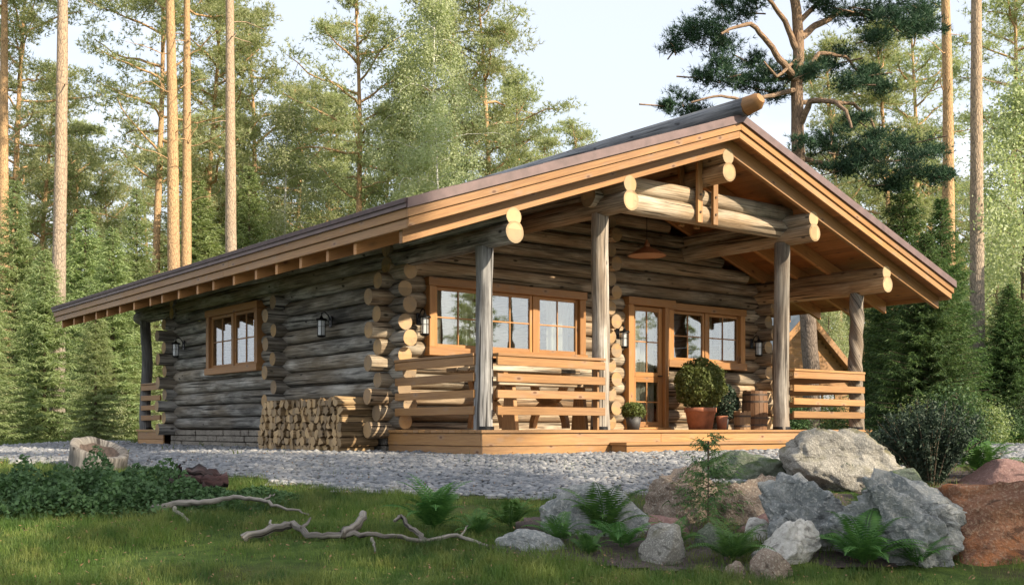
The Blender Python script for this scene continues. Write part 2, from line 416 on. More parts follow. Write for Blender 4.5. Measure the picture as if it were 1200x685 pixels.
def mat_bark(name, low1, low2, up1, up2, z0, z1, white=False):
    n = N(name)
    b = n.noise(n.coord('UV', (2.2, 9, 1)), 2.2, 6, .65, .5); cr = n.vor(n.coord('UV', (3.5, 16, 1)), 1.6, 'DISTANCE_TO_EDGE')
    sp = n.add('ShaderNodeSeparateXYZ'); n.put(sp.inputs[0], n.coord('Object'))
    mr = n.add('ShaderNodeMapRange'); n.put(mr.inputs[0], sp.outputs[2]); mr.inputs[1].default_value = z0; mr.inputs[2].default_value = z1
    lo = n.mix(b, low1, low2); up = n.mix(b, up1, up2)
    c = n.mix(mr.outputs[0], lo, up)
    c = n.mix(n.ramp(cr, [(.0, .75), (.12, 0.)]), c, tuple(x * .35 for x in low1))
    if white:
        st = n.noise(n.coord('UV', (9, 1.5, 1)), 1.5, 3); c = n.mix(n.ramp(st, [(.62, 0.), (.66, 1.)]), c, (.05, .045, .04))
    return n.pbr(c, .85, n.bump(n.math('ADD', b, n.math('MULTIPLY', cr, 2)), .6, .02), spec=.15)
M['bark_pine'] = mat_bark('scots pine bark', (.20, .13, .09), (.36, .26, .19), (.42, .25, .12), (.56, .38, .21), 1, 8)
M['bark_old'] = mat_bark('old pine bark', (.13, .10, .08), (.26, .21, .17), (.22, .14, .085), (.36, .24, .15), 3, 11)
M['bark_grey'] = mat_bark('grey pine bark', (.20, .17, .14), (.38, .33, .28), (.36, .25, .16), (.48, .36, .25), 2, 9)
M['bark_spruce'] = mat_bark('spruce bark', (.10, .075, .055), (.18, .14, .10), (.12, .09, .06), (.2, .15, .1), 0, 5)
M['bark_birch'] = mat_bark('birch bark', (.55, .53, .48), (.72, .70, .66), (.65, .63, .58), (.78, .76, .72), 0, 5, True)
M['drift'] = mat_log('driftwood', (.16, .14, .12), (.30, .27, .23), (.06, .05, .045), (.42, .39, .34), None, .5)
M['stumpwood'] = mat_log('bleached stump', (.15, .135, .12), (.30, .275, .24), (.05, .04, .035), (.44, .41, .37), None, .5)
M['root'] = mat_log('dark red root wood', (.035, .02, .018), (.09, .045, .04), (.01, .008, .008), (.36, .34, .33), None, .35)
M['fire_side'] = mat_log('firewood bark', (.22, .15, .09), (.38, .28, .17), (.1, .07, .045), (.52, .40, .25), (.40, .26, .12), .6)
M['fire_end'] = mat_board('firewood cut end', (.56, .40, .21), (.42, .28, .13), knot=.3, wearamt=.35, wear=(.26, .2, .14))

for k_ in ('fire_side', 'fire_end'):      # every piece of firewood has its own tone
    nt_ = M[k_].node_tree; pb = [x for x in nt_.nodes if x.type == 'BSDF_PRINCIPLED'][0]; src = pb.inputs['Base Color'].links[0].from_socket
    oi_ = nt_.nodes.new('ShaderNodeObjectInfo'); rp_ = nt_.nodes.new('ShaderNodeValToRGB'); rp_.color_ramp.elements[0].color = (.38, .36, .34, 1); rp_.color_ramp.elements[1].color = (1.15, 1.1, 1.0, 1)
    mm_ = nt_.nodes.new('ShaderNodeMix'); mm_.data_type = 'RGBA'; mm_.blend_type = 'MULTIPLY'; mm_.inputs[0].default_value = 1
    nt_.links.new(oi_.outputs['Random'], rp_.inputs[0]); nt_.links.new(src, mm_.inputs[6]); nt_.links.new(rp_.outputs[0], mm_.inputs[7]); nt_.links.new(mm_.outputs[2], pb.inputs['Base Color'])
M['bush_dark'] = mat_leaf('dark bush leaves', (.03, .06, .025), (.06, .11, .035), (.12, .18, .06), .25, 3, 20)
M['litter'] = simple('dry leaf litter', (.20, .12, .06), .9, 0, 20, .5)
EXPO = 1.0; HAZE = 0
# ================================================================ CABIN
UX, UY = .789, .614          # world direction of the cabin's front
ANG = math.atan2(UY, UX)
C0 = Vector((-.365, 13.4, 0))
def H(u, v, z=0): return Vector((C0.x + UX * u - UY * v, C0.y + UY * u + UX * v, z))
cabin = empty('log_cabin', C0, ANG, 'long single-storey log cabin with a gabled front porch on round log posts', 'cabin')
LR = .1115; DZ = .228
def ztop(u): return 4.72 - .34 * abs(u - 4)
LW = [M['log_front'], M['end']]
# ---- foundation
b = MB()
for (x0, x1, y0, y1, ax) in ((.03, .22, 2.3, 10.45, 'y'), (7.78, 7.97, 2.3, 10.45, 'y'), (.22, 7.78, 10.26, 10.45, 'x'), (.22, 7.78, 2.15, 2.3, 'x')):
    lo, hi = (y0, y1) if ax == 'y' else (x0, x1)
    for k in range(4):
        p = lo - rnd.uniform(0, .1)
        z0 = -.1 + k * .107
        while p < hi:
            L = rnd.uniform(.14, .42); q = min(p + L, hi); j = rnd.uniform(-.012, .018)
            if q - max(p, lo) > .03:
                s0, s1 = max(p, lo) + .004, q - .004
                if ax == 'y': b.box(x0 - j if x0 < 4 else x0, x1 if x0 < 4 else x1 + j, s0, s1, z0 + .004, z0 + .102 - abs(j) * .3)
                else: b.box(s0, s1, y0 - j, y1 + j, z0 + .004, z0 + .102)
            p = q
b.build('foundation', M['found'], cabin, .008)
# ---- walls
def wall_logs(mb, axis, c, s0, s1, z, openings=()):
    """a log along axis ('u' or 'v') at cross position c, broken at the openings"""
    segs = [(s0, s1)]
    for (a, bb, za, zb) in openings:
        if za - .03 < z < zb + .03:
            new = []
            for (p, q) in segs:
                if bb <= p or a >= q: new.append((p, q)); continue
                if a > p: new.append((p, a))
                if bb < q: new.append((bb, q))
            segs = new
    for (p, q) in segs:
        if q - p < .05: continue
        r = LR * rnd.uniform(.97, 1.05)
        if axis == 'u': mb.log((p, c, z), (q, c, z), r)
        else: mb.log((c, p, z), (c, q, z), r)
SIDE_OPEN = [(6.43, 8.28, 1.46, 2.36)]
FRONT_OPEN = [(.73, 3.41, 1.50, 2.38), (4.56, 5.36, .30, 2.38), (5.36, 7.22, 1.50, 2.38)]
def long_wall(c, mats, op):
    mb = MB()
    for k in range(10):
        z = .444 + DZ * k
        e = .40 if k % 2 else .27
        wall_logs(mb, 'v', c, 2.25 - e - rnd.uniform(0, .03), 10.3 + e, z, op)
    mb.build('wall', mats, cabin)
long_wall(.13, [M['log_side'], M['end']], SIDE_OPEN)
long_wall(7.87, LW, [])
def cross_wall_u(c, mats, op, gable=True, dark=False):
    mb = MB(); k = 0
    while True:
        z = .33 + DZ * k
        lim = (4.27 - z) / .34
        if z > 4.1: break
        e = .40 if k % 2 == 0 else .26
        if z < 2.5: a, q = .13 - e - rnd.uniform(0, .03), 7.87 + e
        else:
            if not gable: break
            a, q = max(.0, 4 - lim), min(8., 4 + lim)
        wall_logs(mb, 'u', c, a, q, z, op); k += 1
    mb.build('wall', mats, cabin)
cross_wall_u(2.25, LW, FRONT_OPEN)
cross_wall_u(5.5, [M['log_side'], M['end']], [(.4, 9, 0, 5)], False); cross_wall_u(5.5, [M['log_side'], M['end']], [(-1, 7.6, 0, 5)], False)
cross_wall_u(10.3, [M['log_side'], M['end']], [])
# middle cross wall running back from the front wall (its log ends poke out beside the door)
mb = MB()
for k in range(16):
    z = .444 + DZ * k
    if z > 3.8: break
    e = .40 if k % 2 else .27
    mb.log((4.0, 2.25 - e, z), (4.0, 5.5, z), LR * rnd.uniform(.97, 1.05))
mb.build('wall', LW, cabin)
# left wall stub ends: interior cross wall at 5.5 pokes out through the side wall (long and short ends in turn)
# interior floor and ceiling boards
b = MB(); b.box(.2, 7.8, 2.35, 10.2, .26, .31); b.build('floor', M['soffit'], cabin)
# ---- porch deck
b = MB()
nb = 16; w = 2.26 / nb
for i in range(nb):
    v0 = -.03 + i * w
    x = -.03
    b.box(-.03, 4.6 if i % 2 else 6.2, v0 + .003, v0 + w - .003, .292, .33)
    b.box(4.603 if i % 2 else 6.203, 8.1, v0 + .003, v0 + w - .003, .292, .33)
deck = b.build('deck', M['deck'], cabin, .004)
b = MB()
def skirt(b, z0, z1, off):
    b.box(off + .0, 3.1, off, off + .03, z0, z1); b.box(3.103, 6.6, off, off + .03, z0, z1); b.box(6.603, 8.07 - off, off, off + .03, z0, z1)
    b.box(off, off + .03, off + .033, 2.2, z0, z1); b.box(8.04 - off, 8.07 - off, off + .033, 2.2, z0, z1)
skirt(b, .13, .288, .0); skirt(b, -.08, .125, .012)
b.build('skirt_board', M['deck'], cabin, .004)
# rear deck
b = MB(); b.box(-.03, 8.1, 10.75, 12.25, .292, .33); b.box(0, 8.07, 12.2, 12.23, -.05, .288); b.box(0, .03, 10.75, 12.19, -.05, .13); b.box(.0, .03, 10.75, 12.19, .136, .288)
b.build('deck', M['deck'], cabin, .004)
# step
b = MB(); b.box(2.12, 6.2, -.33, -.005, .125, .165); b.box(2.15, 6.17, -.30, -.27, -.08, .122); b.box(2.15, 2.18, -.268, -.005, -.08, .122); b.box(6.14, 6.17, -.268, -.005, -.08, .122)
b.build('step', M['deck'], cabin, .004)
# ---- posts
def post(u, v, z0, z1, r, mat, rough=.12, bend=.02, twist=False):
    mb = MB(); n = 22; pts = []; rr = []; sd = rnd.uniform(0, 50)
    for i in range(n):
        k = i / (n - 1); z = z0 + (z1 - z0) * k
        pts.append((u + bend * noise.noise(Vector((sd, z * .9, 0))), v + bend * noise.noise(Vector((z * .9, sd, 0))), z))
        rr.append(r * (1 + .10 * (1 - k) ** 3 + .05 * noise.noise(Vector((z * 2.2, 3, sd)))))
    if not twist: mb.tube(pts, rr, 20, 0, 1, rough, fr=1.5)
    else:
        # spiral-grained trunk with three wound ridges
        seg = 30; base = 0
        for i in range(60):
            k = i / 59; z = z0 + (z1 - z0) * k
            cx = u + .012 * math.sin(z * 4); cy = v + .012 * math.cos(z * 4)
            for s in range(seg):
                a = 2 * math.pi * s / seg
                q = 1 + .10 * math.sin(3 * (a + z * 4.6)) + .04 * math.sin(7 * (a + z * 4.2) + 1) + .03 * noise.noise(Vector((math.cos(a) * 2, math.sin(a) * 2, z * 5)))
                rad = r * q * (1 + .12 * (1 - k) ** 4)
                mb.v.append(Vector((cx + rad * math.cos(a), cy + rad * math.sin(a), z)))
        for i in range(59):
            for s in range(seg):
                s2 = (s + 1) % seg
                tw = 0.75
                uvq = [((i) * .04, s * .03 + i * tw * .04), ((i) * .04, (s + 1) * .03 + i * tw * .04), ((i + 1) * .04, (s + 1) * .03 + (i + 1) * tw * .04), ((i + 1) * .04, s * .03 + (i + 1) * tw * .04)]
                mb.face((i * seg + s, i * seg + s2, (i + 1) * seg + s2, (i + 1) * seg + s), uvq, 0, True)
    o = mb.build('post', [M[mat], M['end']], cabin)
    f = MB(); f.tube([(u, v, z0 + .002), (u, v, z0 + .045)], [r * 1.17, r * 1.15], 18, 0, 0); f.build('post_shoe', M['iron'], o)
    return o
post(.13, .14, .33, 2.60, .11, 'log_postgrey', .15, .015)
post(2.08, .14, .33, 3.24, .115, 'log_post', .14, .015)
post(5.92, .14, .33, 3.24, .12, 'log_post', .14, .015)
post(7.87, .14, .33, 2.60, .11, 'log_post', twist=True)
post(.13, 12.05, .33, 2.60, .11, 'log_postgrey', .15, .06)
post(7.87, 12.05, .33, 2.60, .11, 'log_post')
# ---- purlins: a lower and an upper log at five places
for (u, zl, zu, mt) in ((.15, 2.70, 2.89, 'log_side'), (2.08, 3.33, 3.545, 'log_tie'), (4.0, 3.97, 4.195, 'log_purlin'), (5.95, 3.33, 3.545, 'log_tie'), (7.87, 2.70, 2.89, 'log_purlin')):
    for z, r, e in ((zl, .135, -.46), (zu, .112, -.44)):
        mb = MB(); mb.log((u, e, z), (u, 12.55, z), r, 18, rough=.05)
        mb.build('purlin', [M[mt], M['end_pale']], cabin)
# ---- tie beams over the entrance and the clamp planks
mb = MB(); mb.log((1.86, .14, 3.455), (6.15, .14, 3.455), .145, 18, rough=.07); mb.build('tie_beam', [M['log_tie'], M['end_pale']], cabin)
mb = MB(); mb.log((1.95, .14, 3.70), (6.05, .14, 3.70), .125, 18, rough=.07); mb.build('tie_beam', [M['log_tie'], M['end_pale']], cabin)
for (u, v) in ((3.84, -.035), (4.17, -.035), (3.84, .315), (4.17, .315)):
    mb = MB(); mb.bar((u, v, 3.30), (u, v, 4.22), (.10, 0, 0), (0, .05, 0)); pl = mb.build('clamp_plank', M['board'], cabin, .004)
    if v < 0:
        for z in (3.45, 3.70):
            h = MB(); h.tube([(u, v - .026, z), (u, v - .04, z)], .018, 8, 0, 0); h.build('bolt', M['hardware'], pl)
# ---- roof
roof = None
mb = MB()
V0, V1 = -.66, 12.92
def slab(mb, ua, ub, va, vb, d0, d1, m=0):
    """piece following the roof slope: d = depth under the top surface"""
    a = [(ua, va, ztop(ua) - d1), (ub, va, ztop(ub) - d1), (ub, va, ztop(ub) - d0), (ua, va, ztop(ua) - d0)]
    c = [(p[0], vb, p[2]) for p in a]
    mb.prism(a, c, m)
for (ua, ub) in ((-1.47, 4.0), (4.0, 9.47)): slab(mb, ua, ub, V0 + .02, V1 - .02, .035, .19)
roof = mb.build('roof', M['roofing'], cabin)
# roofing sheet in courses with slightly uneven lower edges
mb = MB(); nk = 17
for side in (-1, 1):
    for i in range(nk):
        a = 4 + side * (5.52 * i / nk); c = 4 + side * (5.52 * (i + 1) / nk + .03)
        lo, hi = min(a, c), max(a, c); v = V0 - .03
        while v < V1:
            w = 1.05; jj = rnd.uniform(0, .012)
            slab(mb, lo, hi, v + .004, min(v + w, V1 + .03), -.012 - jj * (1) , .03)
            v += w
mb.build('shingle_course', M['roofing'], roof)
# plum metal edge
mb = MB()
slab(mb, -1.52, 4.0, V0 - .05, V0 - .02, -.015, .095); slab(mb, 4.0, 9.52, V0 - .05, V0 - .02, -.015, .095)
mb.box(-1.53, -1.50, V0 - .02, V1 + .02, ztop(-1.5) - .095, ztop(-1.5) + .012); mb.box(9.50, 9.53, V0 - .02, V1 + .02, ztop(-1.5) - .095, ztop(-1.5) + .012)
mb.build('drip_edge', M['drip'], roof)
# fascias: two stepped boards on the gable ends and along the eaves
for va, sgn in ((V0, 1), (V1, -1)):
    for (d0, d1, off) in ((.095, .198, 0.), (.201, .305, .028)):
        for (ua, ub) in ((-1.5 + off, 4.0), (4.0, 9.5 - off)):
            mb = MB(); a0 = va + sgn * (off - .015); a1 = va + sgn * (off + .02)
            slab(mb, ua, ub, min(a0, a1), max(a0, a1), d0, d1); mb.build('fascia_board', M['board'], roof, .004)
for ue, sgn in ((-1.5, 1), (9.5, -1)):
    for (d0, d1, off) in ((.095, .198, 0.), (.201, .305, .028)):
        z = ztop(ue); v = V0 + .022 + off
        cuts = [v, 4.1 + off * 9, 8.6 + off * 9, V1 - .025 - off]
        for i in range(3):
            mb = MB(); x0 = ue + sgn * off; x1 = x0 + sgn * .034
            mb.box(min(x0, x1), max(x0, x1), cuts[i] + .001, cuts[i + 1] - .001, z - d1, z - d0); mb.build('fascia_board', M['board_rail'], roof, .004)
# soffit planks along the eaves direction
mb = MB(); nk = 40
for side in (-1, 1):
    for i in range(nk):
        a = 4 + side * (5.43 * i / nk + .002); c = 4 + side * (5.43 * (i + 1) / nk - .002)
        slab(mb, min(a, c), max(a, c), V0 + .06, V1 - .06, .225, .262)
mb.build('soffit', M['soffit'], roof)
# rafters
rv = [-.40, .62, 1.30, 2.02, 2.72, 3.36, 4.10, 4.84, 5.45, 6.22, 6.95, 7.5, 8.3, 9.05, 9.75, 10.4, 11.15, 11.8, 12.6]
for i, v in enumerate(rv):
    for (ua, ub) in ((-1.42, 3.999), (4.001, 9.42)):
        mb = MB(); hw = .035
        slab(mb, ua, ub, v - hw, v + hw, .264, .47); mb.build('rafter', M['board' if i == 0 else 'rafter'], roof, .004)
# ridge log
mb = MB()
mb.log((4, -.78, 4.83), (4, 13.0, 4.83), .135, 8, rough=.02, step=1.0)
rl = mb.build('ridge_log', [M['log_ridge'], M['board']], roof)
mb = MB(); mb.tube([(4, -1.02, 4.885), (4, -.95, 4.85), (4, -.785, 4.832)], [.075, .125, .137], 8, 0, 0); mb.build('ridge_log_tip', M['board'], rl)
# ---- railings
def rail_run(p0, p1, out, name='railing'):
    """four boards between two points given in (u, v); out = outward (u, v)"""
    p0, p1, o = Vector((*p0, 0)), Vector((*p1, 0)), Vector((*out, 0))
    rl = MB(); rl.bar(p0 + o * .0 + Vector((0, 0, 1.262)), p1 + Vector((0, 0, 1.262)), o * .17, (0, 0, .036))
    r = rl.build(name, M['board_rail'], cabin, .005)
    for zc, h in ((1.185, .105), (.978, .105), (.775, .10), (.568, .105)):
        q = MB(); j = rnd.uniform(-.008, .008)
        q.bar(p0 + o * .055 + Vector((0, 0, zc)), p1 + o * .055 + Vector((0, 0, zc + j)), o * .035, (0, 0, h))
        q.build('rail_board', M['board_rail'], r, .004)
rail_run((.20, .02), (2.0, .02), (0, -1))
rail_run((.06, 2.0), (.06, .16), (-1, 0))
rail_run((5.98, .02), (7.84, .02), (0, -1))
rail_run((7.94, .2), (7.94, 1.85), (1, 0))
rail_run((.06, 12.0), (.06, 10.9), (-1, 0))
# railing uprights near post B and against the wall
b = MB(); b.box(1.90, 1.935, -.0, .09, .33, 1.24); b.build('rail_upright', M['board_rail'], cabin, .004)
# ---- windows and door
def opening(name, mp, s0, s1, z0, z1, case=.12, jambs=()):
    """casing frame; mp(s, d, z) -> cabin coordinates, d = outwards"""
    def bx(mb, a0, a1, d0, d1, c0, c1):
        p, q = mp(a0, d0, c0), mp(a1, d1, c1)
        mb.box(min(p[0], q[0]), max(p[0], q[0]), min(p[1], q[1]), max(p[1], q[1]), min(p[2], q[2]), max(p[2], q[2]))
    mb = MB()
    bx(mb, s0 - .02, s1 + .02, .0, .205, z1 - case, z1)             # head
    bx(mb, s0, s0 + case, .0, .19, z0 + (case if name == 'window' else 0), z1 - case - .001)
    bx(mb, s1 - case, s1, .0, .19, z0 + (case if name == 'window' else 0), z1 - case - .001)
    if name == 'window': bx(mb, s0 - .02, s1 + .02, .0, .215, z0, z0 + case - .001)
    f = mb.build(name, M['casing'], cabin, .005)
    return f, bx
def sash(par, bx, s0, s1, z0, z1, cols, rows, fw=.05, d=.12, name='sash'):
    mb = MB()
    bx(mb, s0, s0 + fw, d - .04, d + .012, z0, z1); bx(mb, s1 - fw, s1, d - .04, d + .012, z0, z1)
    bx(mb, s0 + fw, s1 - fw, d - .04, d + .01, z0, z0 + fw); bx(mb, s0 + fw, s1 - fw, d - .04, d + .01, z1 - fw, z1)
    for i in range(1, cols):
        c = s0 + (s1 - s0) * i / cols; bx(mb, c - .010, c + .010, d - .02, d + .004, z0 + fw, z1 - fw)
    for i in range(1, rows):
        c = z0 + (z1 - z0) * i / rows; bx(mb, s0 + fw, s1 - fw, d - .021, d + .002, c - .010, c + .010)
    mb.build(name, M['casing'], par, .003)
    g = MB(); bx(g, s0 + fw - .005, s1 - fw + .005, d - .014, d - .008, z0 + fw - .005, z1 - fw + .005); g.build('pane', M['glass'], par)
def curtain(par, mp, s0, s1, z0, z1, d=-.10, fold=.035):
    n = int((s1 - s0) / .012); V = []; Fc = []
    for i in range(n + 1):
        s = s0 + (s1 - s0) * i / n
        dd = d + fold * math.sin(s * 58) * (.7 + .3 * math.sin(s * 13))
        V += [mp(s, dd, z0), mp(s, dd * 1.0, z1)]
        if i: Fc.append((2 * i - 2, 2 * i, 2 * i + 1, 2 * i - 1))
    o = np_mesh('curtain', np.array(V), np.array(Fc), M['curtain'], par, True)
fm = lambda s, d, z: (s, 2.25 - d, z)
sm = lambda s, d, z: (.13 - d, s, z)
# big front window: three sashes
w1, bx = opening('window', fm, .60, 3.54, 1.38, 2.48)
xs = [.72, 1.56, 1.66, 2.50, 2.60, 3.42]
for xm in (1.561, 2.501): mb = MB(); bx(mb, xm, xm + .098, .03, .15, 1.5, 2.36); mb.build('mullion', M['casing'], w1, .004)
for i in range(3): sash(w1, bx, xs[2 * i], xs[2 * i + 1], 1.5, 2.36, 2, 2)
for (a, c) in ((.73, .98), (1.36, 1.60), (3.0, 3.4)): curtain(w1, fm, a, c, 1.4, 2.45)
# window beside the door
w2, bx = opening('window', fm, 5.40, 7.34, 1.38, 2.46)
mb = MB(); bx(mb, 6.33, 6.41, .03, .15, 1.5, 2.34); mb.build('mullion', M['casing'], w2, .004)
sash(w2, bx, 5.52, 6.33, 1.5, 2.34, 2, 2); sash(w2, bx, 6.41, 7.22, 1.5, 2.34, 2, 2)
for (a, c) in ((6.45, 6.75), (6.95, 7.2)): curtain(w2, fm, a, c, 1.4, 2.45)
# door
def bxf(mb, a0, a1, d0, d1, c0, c1): mb.box(a0, a1, 2.25 - d1, 2.25 - d0, c0, c1)
mb = MB(); bxf(mb, 4.45, 5.54, 0, .215, 2.365, 2.49); bxf(mb, 4.47, 4.59, 0, .19, .345, 2.363); bxf(mb, 5.30, 5.385, 0, .20, .345, 2.363); bxf(mb, 4.44, 5.40, .0, .24, .334, .37)
door = mb.build('door', M['casing'], cabin, .005)
sash(door, bxf, 4.60, 5.29, 1.20, 2.355, 2, 2, .075, name='door_leaf'); sash(door, bxf, 4.60, 5.29, .375, 1.198, 2, 2, .085, name='door_leaf')
mb = MB(); mb.tube([(5.245, 2.12, 1.22), (5.245, 2.07, 1.22), (5.14, 2.065, 1.22)], .010, 8); mb.build('handle', M['iron'], door)
curtain(door, fm, 4.62, 5.27, .40, 2.3, -.02, .03)
# side window
w3, bx = opening('window', sm, 6.27, 8.44, 1.32, 2.49)
mb = MB(); bx(mb, 7.31, 7.40, .03, .15, 1.44, 2.37); mb.build('mullion', M['casing'], w3, .004)
sash(w3, bx, 6.39, 7.31, 1.44, 2.37, 2, 2); sash(w3, bx, 7.40, 8.32, 1.44, 2.37, 2, 2)
curtain(w3, sm, 6.42, 6.8, 1.4, 2.4)

# ================================================================ THINGS ON THE CABIN
def lantern_proto():
    """wall lantern, local +x away from the wall, origin at the plate"""
    t = empty('wall_lantern')
    b = MB(); b.box(-.0, .018, -.035, .035, -.06, .09); b.build('back_plate', M['iron'], t, .006)
    b = MB(); b.tube([(.015, 0, .03), (.05, 0, .10), (.10, 0, .135), (.14, 0, .12), (.145, 0, .075)], .008, 8, 0, 0); b.tube([(.01, 0, -.03), (.04, 0, -.0), (.03, 0, .045)], .005, 6, 0, 0); b.build('arm', M['iron'], t)
    b = MB(); b.tube([(.145, 0, .08), (.145, 0, .05), (.145, 0, .045), (.145, 0, .02)], [.012, .03, .07, .078], 12, 0, 0); b.build('cap', M['iron'], t)
    b = MB()
    b.tube([(.145, 0, -.20), (.145, 0, -.185), (.145, 0, -.17)], [.03, .058, .058], 12, 0, 0)
    b.tube([(.145, 0, -.06), (.145, 0, -.055)], [.057, .057], 12, 0, 0, cap=False)
    for k in range(6):
        a = k * math.pi / 3; x, y = .145 + .054 * math.cos(a), .054 * math.sin(a)
        b.tube([(x, y, -.18), (x, y, .02)], .0045, 5, 0, 0)
    b.build('cage', M['iron'], t)
    b = MB(); b.tube([(.145, 0, -.17), (.145, 0, .02)], .043, 12, 0, 0); b.build('glass', M['lglass'], t)
    return t
lant = lantern_proto()
LL = [((.45, 2.125, 1.86), -math.pi / 2, 'black wall lantern left of the three-part front window'),
      ((4.27, 2.125, 1.86), -math.pi / 2, 'black wall lantern just left of the glazed door'),
      ((7.58, 2.125, 1.86), -math.pi / 2, 'black wall lantern right of the window beside the door, by the barrel'),
      ((.005, 3.82, 1.93), math.pi, 'black wall lantern on the side wall above the firewood stack'),
      ((.005, 9.65, 1.93), math.pi, 'black wall lantern at the far end of the side wall, beyond the side window')]
for i, (p, rz, lab) in enumerate(LL):
    o = lant if i == 0 else copy_tree(lant)
    o.location = H(*p); o.rotation_euler = (0, 0, rz + ANG); o.scale = (1.15,) * 3
    tag(o, lab, 'lantern', 'wall lanterns on the cabin')
# pendant lamp
t = empty('pendant_lamp', H(4.0, 1.18, 2.99), ANG, 'bronze dish-shaped pendant lamp hanging from the ridge over the porch', 'lamp')
b = MB(); b.tube([(0, 0, .0), (0, 0, .015), (0, 0, .07), (0, 0, .115), (0, 0, .14)], [.30, .285, .19, .09, .05], 28, 0, 0, cap=False); b.build('lamp_shade', M['brass'], t)
b = MB(); b.tube([(0, 0, .006), (0, 0, .06), (0, 0, .10)], [.282, .18, .06], 28, 0, 0, cap=False); b.build('shade_lining', M['lampin'], t)
b = MB(); b.tube([(0, 0, .14), (0, 0, .17), (0, 0, .20), (0, 0, .25)], [.045, .05, .03, .012], 12, 0, 0); b.build('lamp_cap', M['brass'], t)
b = MB(); b.tube([(0, 0, .25), (0, 0, .86)], .006, 6, 0, 0); b.build('cable', M['iron'], t)

# ================================================================ PORCH THINGS
t = empty('picnic_table', H(1.28, 1.0, .33), ANG, 'rustic plank picnic table with curved trestle legs behind the left porch railing', 'table')
for v in (-.27, .0, .27):
    b = MB(); b.bar((-.86, v, .80), (.86, v, .80), (0, .25, 0), (0, 0, .06)); b.build('tabletop_plank', M['log_tie'], t, .01)
for sx in (-.46, .62):
    b = MB()
    for sg in (1, -1):      # lower arch and upper cup
        pts = []
        for k in range(13):
            a = math.pi * k / 12
            pts.append((sx, .36 * math.cos(a), (.02 + .36 * math.sin(a)) if sg == 1 else (.755 - .36 * math.sin(a))))
        for i in range(12):
            p, q = Vector(pts[i]), Vector(pts[i + 1]); c = Vector((sx, 0, p.z * 0 + (.02 if sg == 1 else .755)))
            n0 = (p - c).normalized(); n1 = (q - c).normalized()
            w = Vector((.035, 0, 0))
            b.prism([p - w - n0 * .05, p + w - n0 * .05, p + w + n0 * .05, p - w + n0 * .05], [q - w - n1 * .05, q + w - n1 * .05, q + w + n1 * .05, q - w + n1 * .05], 0)
    b.build('trestle', M['board'], t)
t2 = empty('porch_bench', H(1.36, .42, .33), ANG, 'long plank bench between the porch railing and the picnic table', 'bench')
b = MB(); b.bar((-.88, 0, .60), (.88, 0, .60), (0, .26, 0), (0, 0, .055)); b.build('seat', M['log_tie'], t2, .01)
for sx in (-.6, .6):
    b = MB(); b.prism([(sx - .03, -.15, 0), (sx + .03, -.15, 0), (sx + .03, .15, 0), (sx - .03, .15, 0)], [(sx - .03, -.08, .57), (sx + .03, -.08, .57), (sx + .03, .08, .57), (sx - .03, .08, .57)]); b.build('leg', M['board'], t2, .004)

def leaf_cloud(P, Nrm, size, rng, aspect=.55, tilt=1.0):
    """diamond leaves at points P facing roughly along Nrm"""
    n = len(P)
    d = rng.normal(size=(n, 3)) * tilt + Nrm; d /= np.linalg.norm(d, axis=1)[:, None] + 1e-9
    r = rng.normal(size=(n, 3)); a = np.cross(d, r); a /= np.linalg.norm(a, axis=1)[:, None] + 1e-9
    c = np.cross(d, a)
    s = (size * rng.uniform(.65, 1.35, n))[:, None]
    V = np.empty((n, 4, 3)); V[:, 0] = P - a * s; V[:, 1] = P + c * s * aspect; V[:, 2] = P + a * s; V[:, 3] = P - c * s * aspect
    return V.reshape(-1, 3), np.arange(n * 4).reshape(n, 4)
def lathe(prof, mat, name, parent, seg=28):
    b = MB(); b.tube([(0, 0, z) for (_, z) in prof], [r for (r, _) in prof], seg, 0, 0, cap=False); 
    return b.build(name, mat, parent)
rng = np.random.default_rng(3)
def pot_plant(name, u, v, pr, ph, br, bz, mat, label, cat, leafmat, nl, ls, taper=.72, z0=.33, squash=1.):
    t = empty(name, H(u, v, z0), ANG, label, cat)
    if ph > .25: prof = [(.01, 0), (pr * taper, 0), (pr * .92, ph * .78), (pr * .93, ph * .785), (pr, ph * .79), (pr * 1.0, ph), (pr * .92, ph), (pr * .88, ph * .9), (.01, ph * .9)]
    else: prof = [(.01, 0), (pr * taper, 0), (pr, ph), (pr * .92, ph), (pr * .88, ph * .9), (.01, ph * .9)]
    b = MB(); b.tube([(0, 0, z + (i * 1e-4)) for i, (_, z) in enumerate(prof)], [r for (r, _) in prof], 30, 0, 0, cap=False); b.build('pot', mat, t)
    b = MB(); b.tube([(0, 0, ph * .86), (0, 0, ph * .93)], pr * .9, 20, 0, 0); b.build('soil', M['soil'], t)
    if nl:
        d = rng.normal(size=(nl, 3)); d /= np.linalg.norm(d, axis=1)[:, None]
        lump = np.array([noise.noise(Vector(x) * 2.6 + Vector((u, 0, 0))) for x in d])
        rr = br * (1 - .45 * rng.random(nl) ** 2.2) * (1 + .20 * lump) * (1 + .10 * (rng.random(nl) > .97))
        P = d * rr[:, None]; P[:, 2] *= squash; P[:, 2] += bz
        P = P[P[:, 2] > ph * .8]; d = P - [0, 0, bz]; d /= np.linalg.norm(d, axis=1)[:, None]
        V, Fc = leaf_cloud(P, d * .6, ls, rng); np_mesh('foliage', V, Fc, leafmat, t)
        b = MB()
        for k in range(9):
            a = k * 2.4; b.tube([(0, 0, ph * .8), (.25 * br * math.cos(a), .25 * br * math.sin(a), bz * .7 + ph * .3), (.6 * br * math.cos(a), .6 * br * math.sin(a), bz + br * .3)], [.014, .009, .005], 6, 0, 0)
        b.build('stem', M['bark_spruce'], t)
    return t
